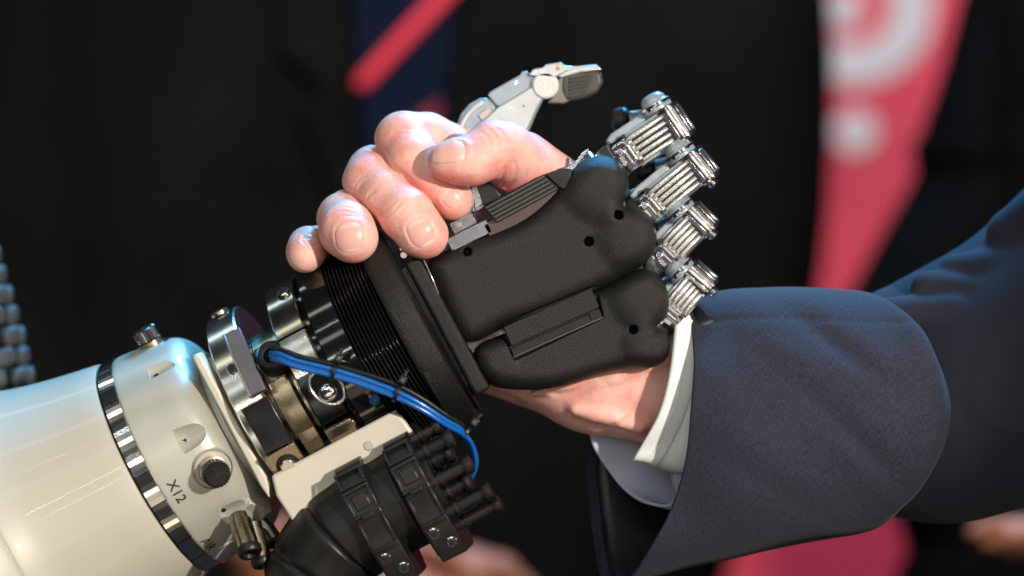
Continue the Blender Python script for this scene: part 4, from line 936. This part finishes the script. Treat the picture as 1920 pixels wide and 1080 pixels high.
# person behind the hands: jacket front, shirt-less view of tie
p1 = thing('person', A(760, 1400, -3600), 'blurred person behind the hands wearing black suit and navy tie with red stripes', 'person')
def torso(name, left, right, n, depth, mt, parent, folds):
    ys = [q_[0] for q_ in left]; G = []; nu = 60
    for (y, xl), (_, xr) in zip(left, right):
        row = []
        for j in range(nu + 1):
            a = math.pi * j / nu; x = (xl + xr) / 2 - (xr - xl) / 2 * math.cos(a); z = n - depth + depth * math.sin(a) ** .6
            for (fx, fs, fw, fd) in folds: z -= fd * math.exp(-((x - fx - fs * (y - 500)) / fw) ** 2)
            row.append(A(x, y, z))
        G.append(row)
    G = np.array(G); G = np.stack([spline(G[:, j], 5) for j in range(nu + 1)], 1); n0 = G.shape[0]
    F = [(i * (nu + 1) + j, (i + 1) * (nu + 1) + j, (i + 1) * (nu + 1) + j + 1, i * (nu + 1) + j + 1) for i in range(n0 - 1) for j in range(nu)]
    o = mk(name, G.reshape(-1, 3), F, mt, parent, smooth=180); m = o.modifiers.new('thickness', 'SOLIDIFY'); m.thickness = .01; return o
torso('suit_jacket', [(-300, -340), (200, -330), (700, -340), (1400, -380)], [(-300, 1530), (0, 1540), (200, 1562), (420, 1568), (560, 1530), (760, 1470), (1000, 1310), (1400, 1240)][:1] + [(200, 1562), (700, 1500), (1400, 1230)], -3600, 700, suit_dark, p1,
      [(110, .04, 26, 30), (1290, .1, 70, 30), (560, .35, 30, 24), (1010, -.2, 40, 24)])
tie = far_prism('tie', [(655, -60), (870, -60), (850, 60), (835, 200), (812, 420), (740, 470), (690, 420), (672, 200)], -3540, 30, tie_navy, p1, 12)
far_prism('tie_stripe', [(668, 146), (666, 166), (692, 162), (842, 4), (898, -60), (858, -60), (803, 0)], -3526, 16, tie_red, tie, 8)
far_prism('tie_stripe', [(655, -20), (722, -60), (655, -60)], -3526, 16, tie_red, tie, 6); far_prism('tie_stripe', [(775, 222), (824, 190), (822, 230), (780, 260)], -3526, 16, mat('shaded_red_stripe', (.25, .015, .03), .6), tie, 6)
for lp in ([(560, -80), (652, -80), (680, 160), (735, 470), (752, 640), (650, 420), (560, 210), (600, 160), (520, 90)], [(985, -80), (872, -80), (850, 120), (820, 420), (770, 640), (900, 430), (1010, 240), (950, 180), (1040, 110)]):
    far_prism('lapel', lp, -3572, 14, suit_dark, p1, 6)
# person behind on the right
p2 = thing('person', A(2050, 1400, -3300), 'blurred person in black coat at the far right behind the sleeve', 'person')
def rp(y, x): return (y, x)
torso('coat', [(-300, 1880), (0, 1800), (120, 1768), (240, 1728), (280, 1708), (330, 1712), (420, 1662), (540, 1598), (640, 1550), (1000, 1690), (1080, 1680), (1400, 1640)], [(y, 2400) for y in (-300, 0, 120, 240, 280, 330, 420, 540, 640, 1000, 1080, 1400)], -3300, 500, suit_dark2, p2, [(1860, 0, 20, 40)])
# far hands low in the picture, out of focus
def far_hand(parent, palm, fingers, n, mt):
    pts = [A(x, y, n) for x, y, *_ in palm] + [A(x, y, n) for f in fingers for x, y, *_ in f]
    P = np.array(pts); F_ = Field(P.min(0) - 190, P.max(0) + 190, 9)
    for i in range(len(palm) - 1): F_.cone(A(palm[i][0], palm[i][1], n), A(palm[i + 1][0], palm[i + 1][1], n), palm[i][2], palm[i + 1][2], 30)
    for f in fingers:
        for i in range(len(f) - 1): F_.cone(A(f[i][0], f[i][1], n + f[i][3]), A(f[i + 1][0], f[i + 1][1], n + f[i + 1][3]), f[i][2], f[i + 1][2], 16)
    V, Fc = F_.mesh(); V = relax(V, Fc, 3); return mk('hands', V, Fc.tolist(), mt, parent, smooth=180)
far_hand(p1, [(560, 1130, 110), (760, 1130, 120), (900, 1120, 105)], [[(820, 1090, 46, 0), (880, 1056, 44, 30), (940, 1070, 40, 60), (985, 1110, 36, 60)], [(520, 1080, 46, 0), (540, 1010, 44, 40), (575, 990, 40, 60), (610, 1010, 38, 60)], [(700, 1080, 46, 0), (770, 1030, 44, 40), (830, 1040, 40, 70), (880, 1080, 38, 70)], [(600, 1080, 46, 0), (640, 1020, 44, 40), (690, 1030, 40, 70)], [(480, 1110, 50, 0), (470, 1040, 46, 30), (505, 990, 40, 40)]], -3150, skin_far)
far_hand(p2, [(1900, 1010, 46), (1990, 1000, 60)], [[(1890, 985, 22, 0), (1850, 985, 20, 20), (1825, 1000, 18, 30)], [(1890, 1010, 22, 0), (1850, 1020, 20, 20)]], -2600, skin_far)
# grey braided sleeve at the left edge
br = thing('braided_column', A(0, 760, -420), 'grey column of knobbly braided links at the left edge behind the forearm', 'braided column')
m = MB(); m.tube(PP((-130, 300, -470), (-100, 480, -470), (-55, 640, -470), (-25, 780, -470)), 78, 32); m.build('core', black_hole, br, smooth=180)
bm = MB().ball((0, 0, 0), 1, 14, 9, (1, 1, 1)); proto = None
for row in range(13):
    y = 330 + row * 38; cx = np.interp(y, [300, 480, 640, 780], [-122, -92, -44, -12])
    for k in range(9):
        a = R_(k * 40 + (20 if row % 2 else 0) - 20)
        if math.cos(a) < -.3: continue
        c = A(cx, y, -470) + np.array((math.sin(a) * 84, 5 * math.sin(a), math.cos(a) * 84))
        if proto is None:
            proto = MB(); proto.ball((0, 0, 0), 1, 20, 12); proto.v = [[math.copysign(abs(q_) ** .62, q_) for q_ in v_] for v_ in proto.v]; proto = proto.build('link', bead, br, smooth=180); o = proto
        else: o = proto.copy(); C.objects.link(o); o.parent = br
        b0 = base_of(br); V0 = world([c])[0] - b0
        if o is proto:
            me = o.data; vv = np.array([v.co[:] for v in me.vertices]); ctr = vv.mean(0); me.vertices.foreach_set('co', (vv - ctr).ravel()); me.update()
        o.location = V0; o.rotation_euler = (0, R_(-14), a); o.scale = (25, 15, 19.5)
for o in list(bpy.data.objects):
    if '_b' in o: del o['_b']
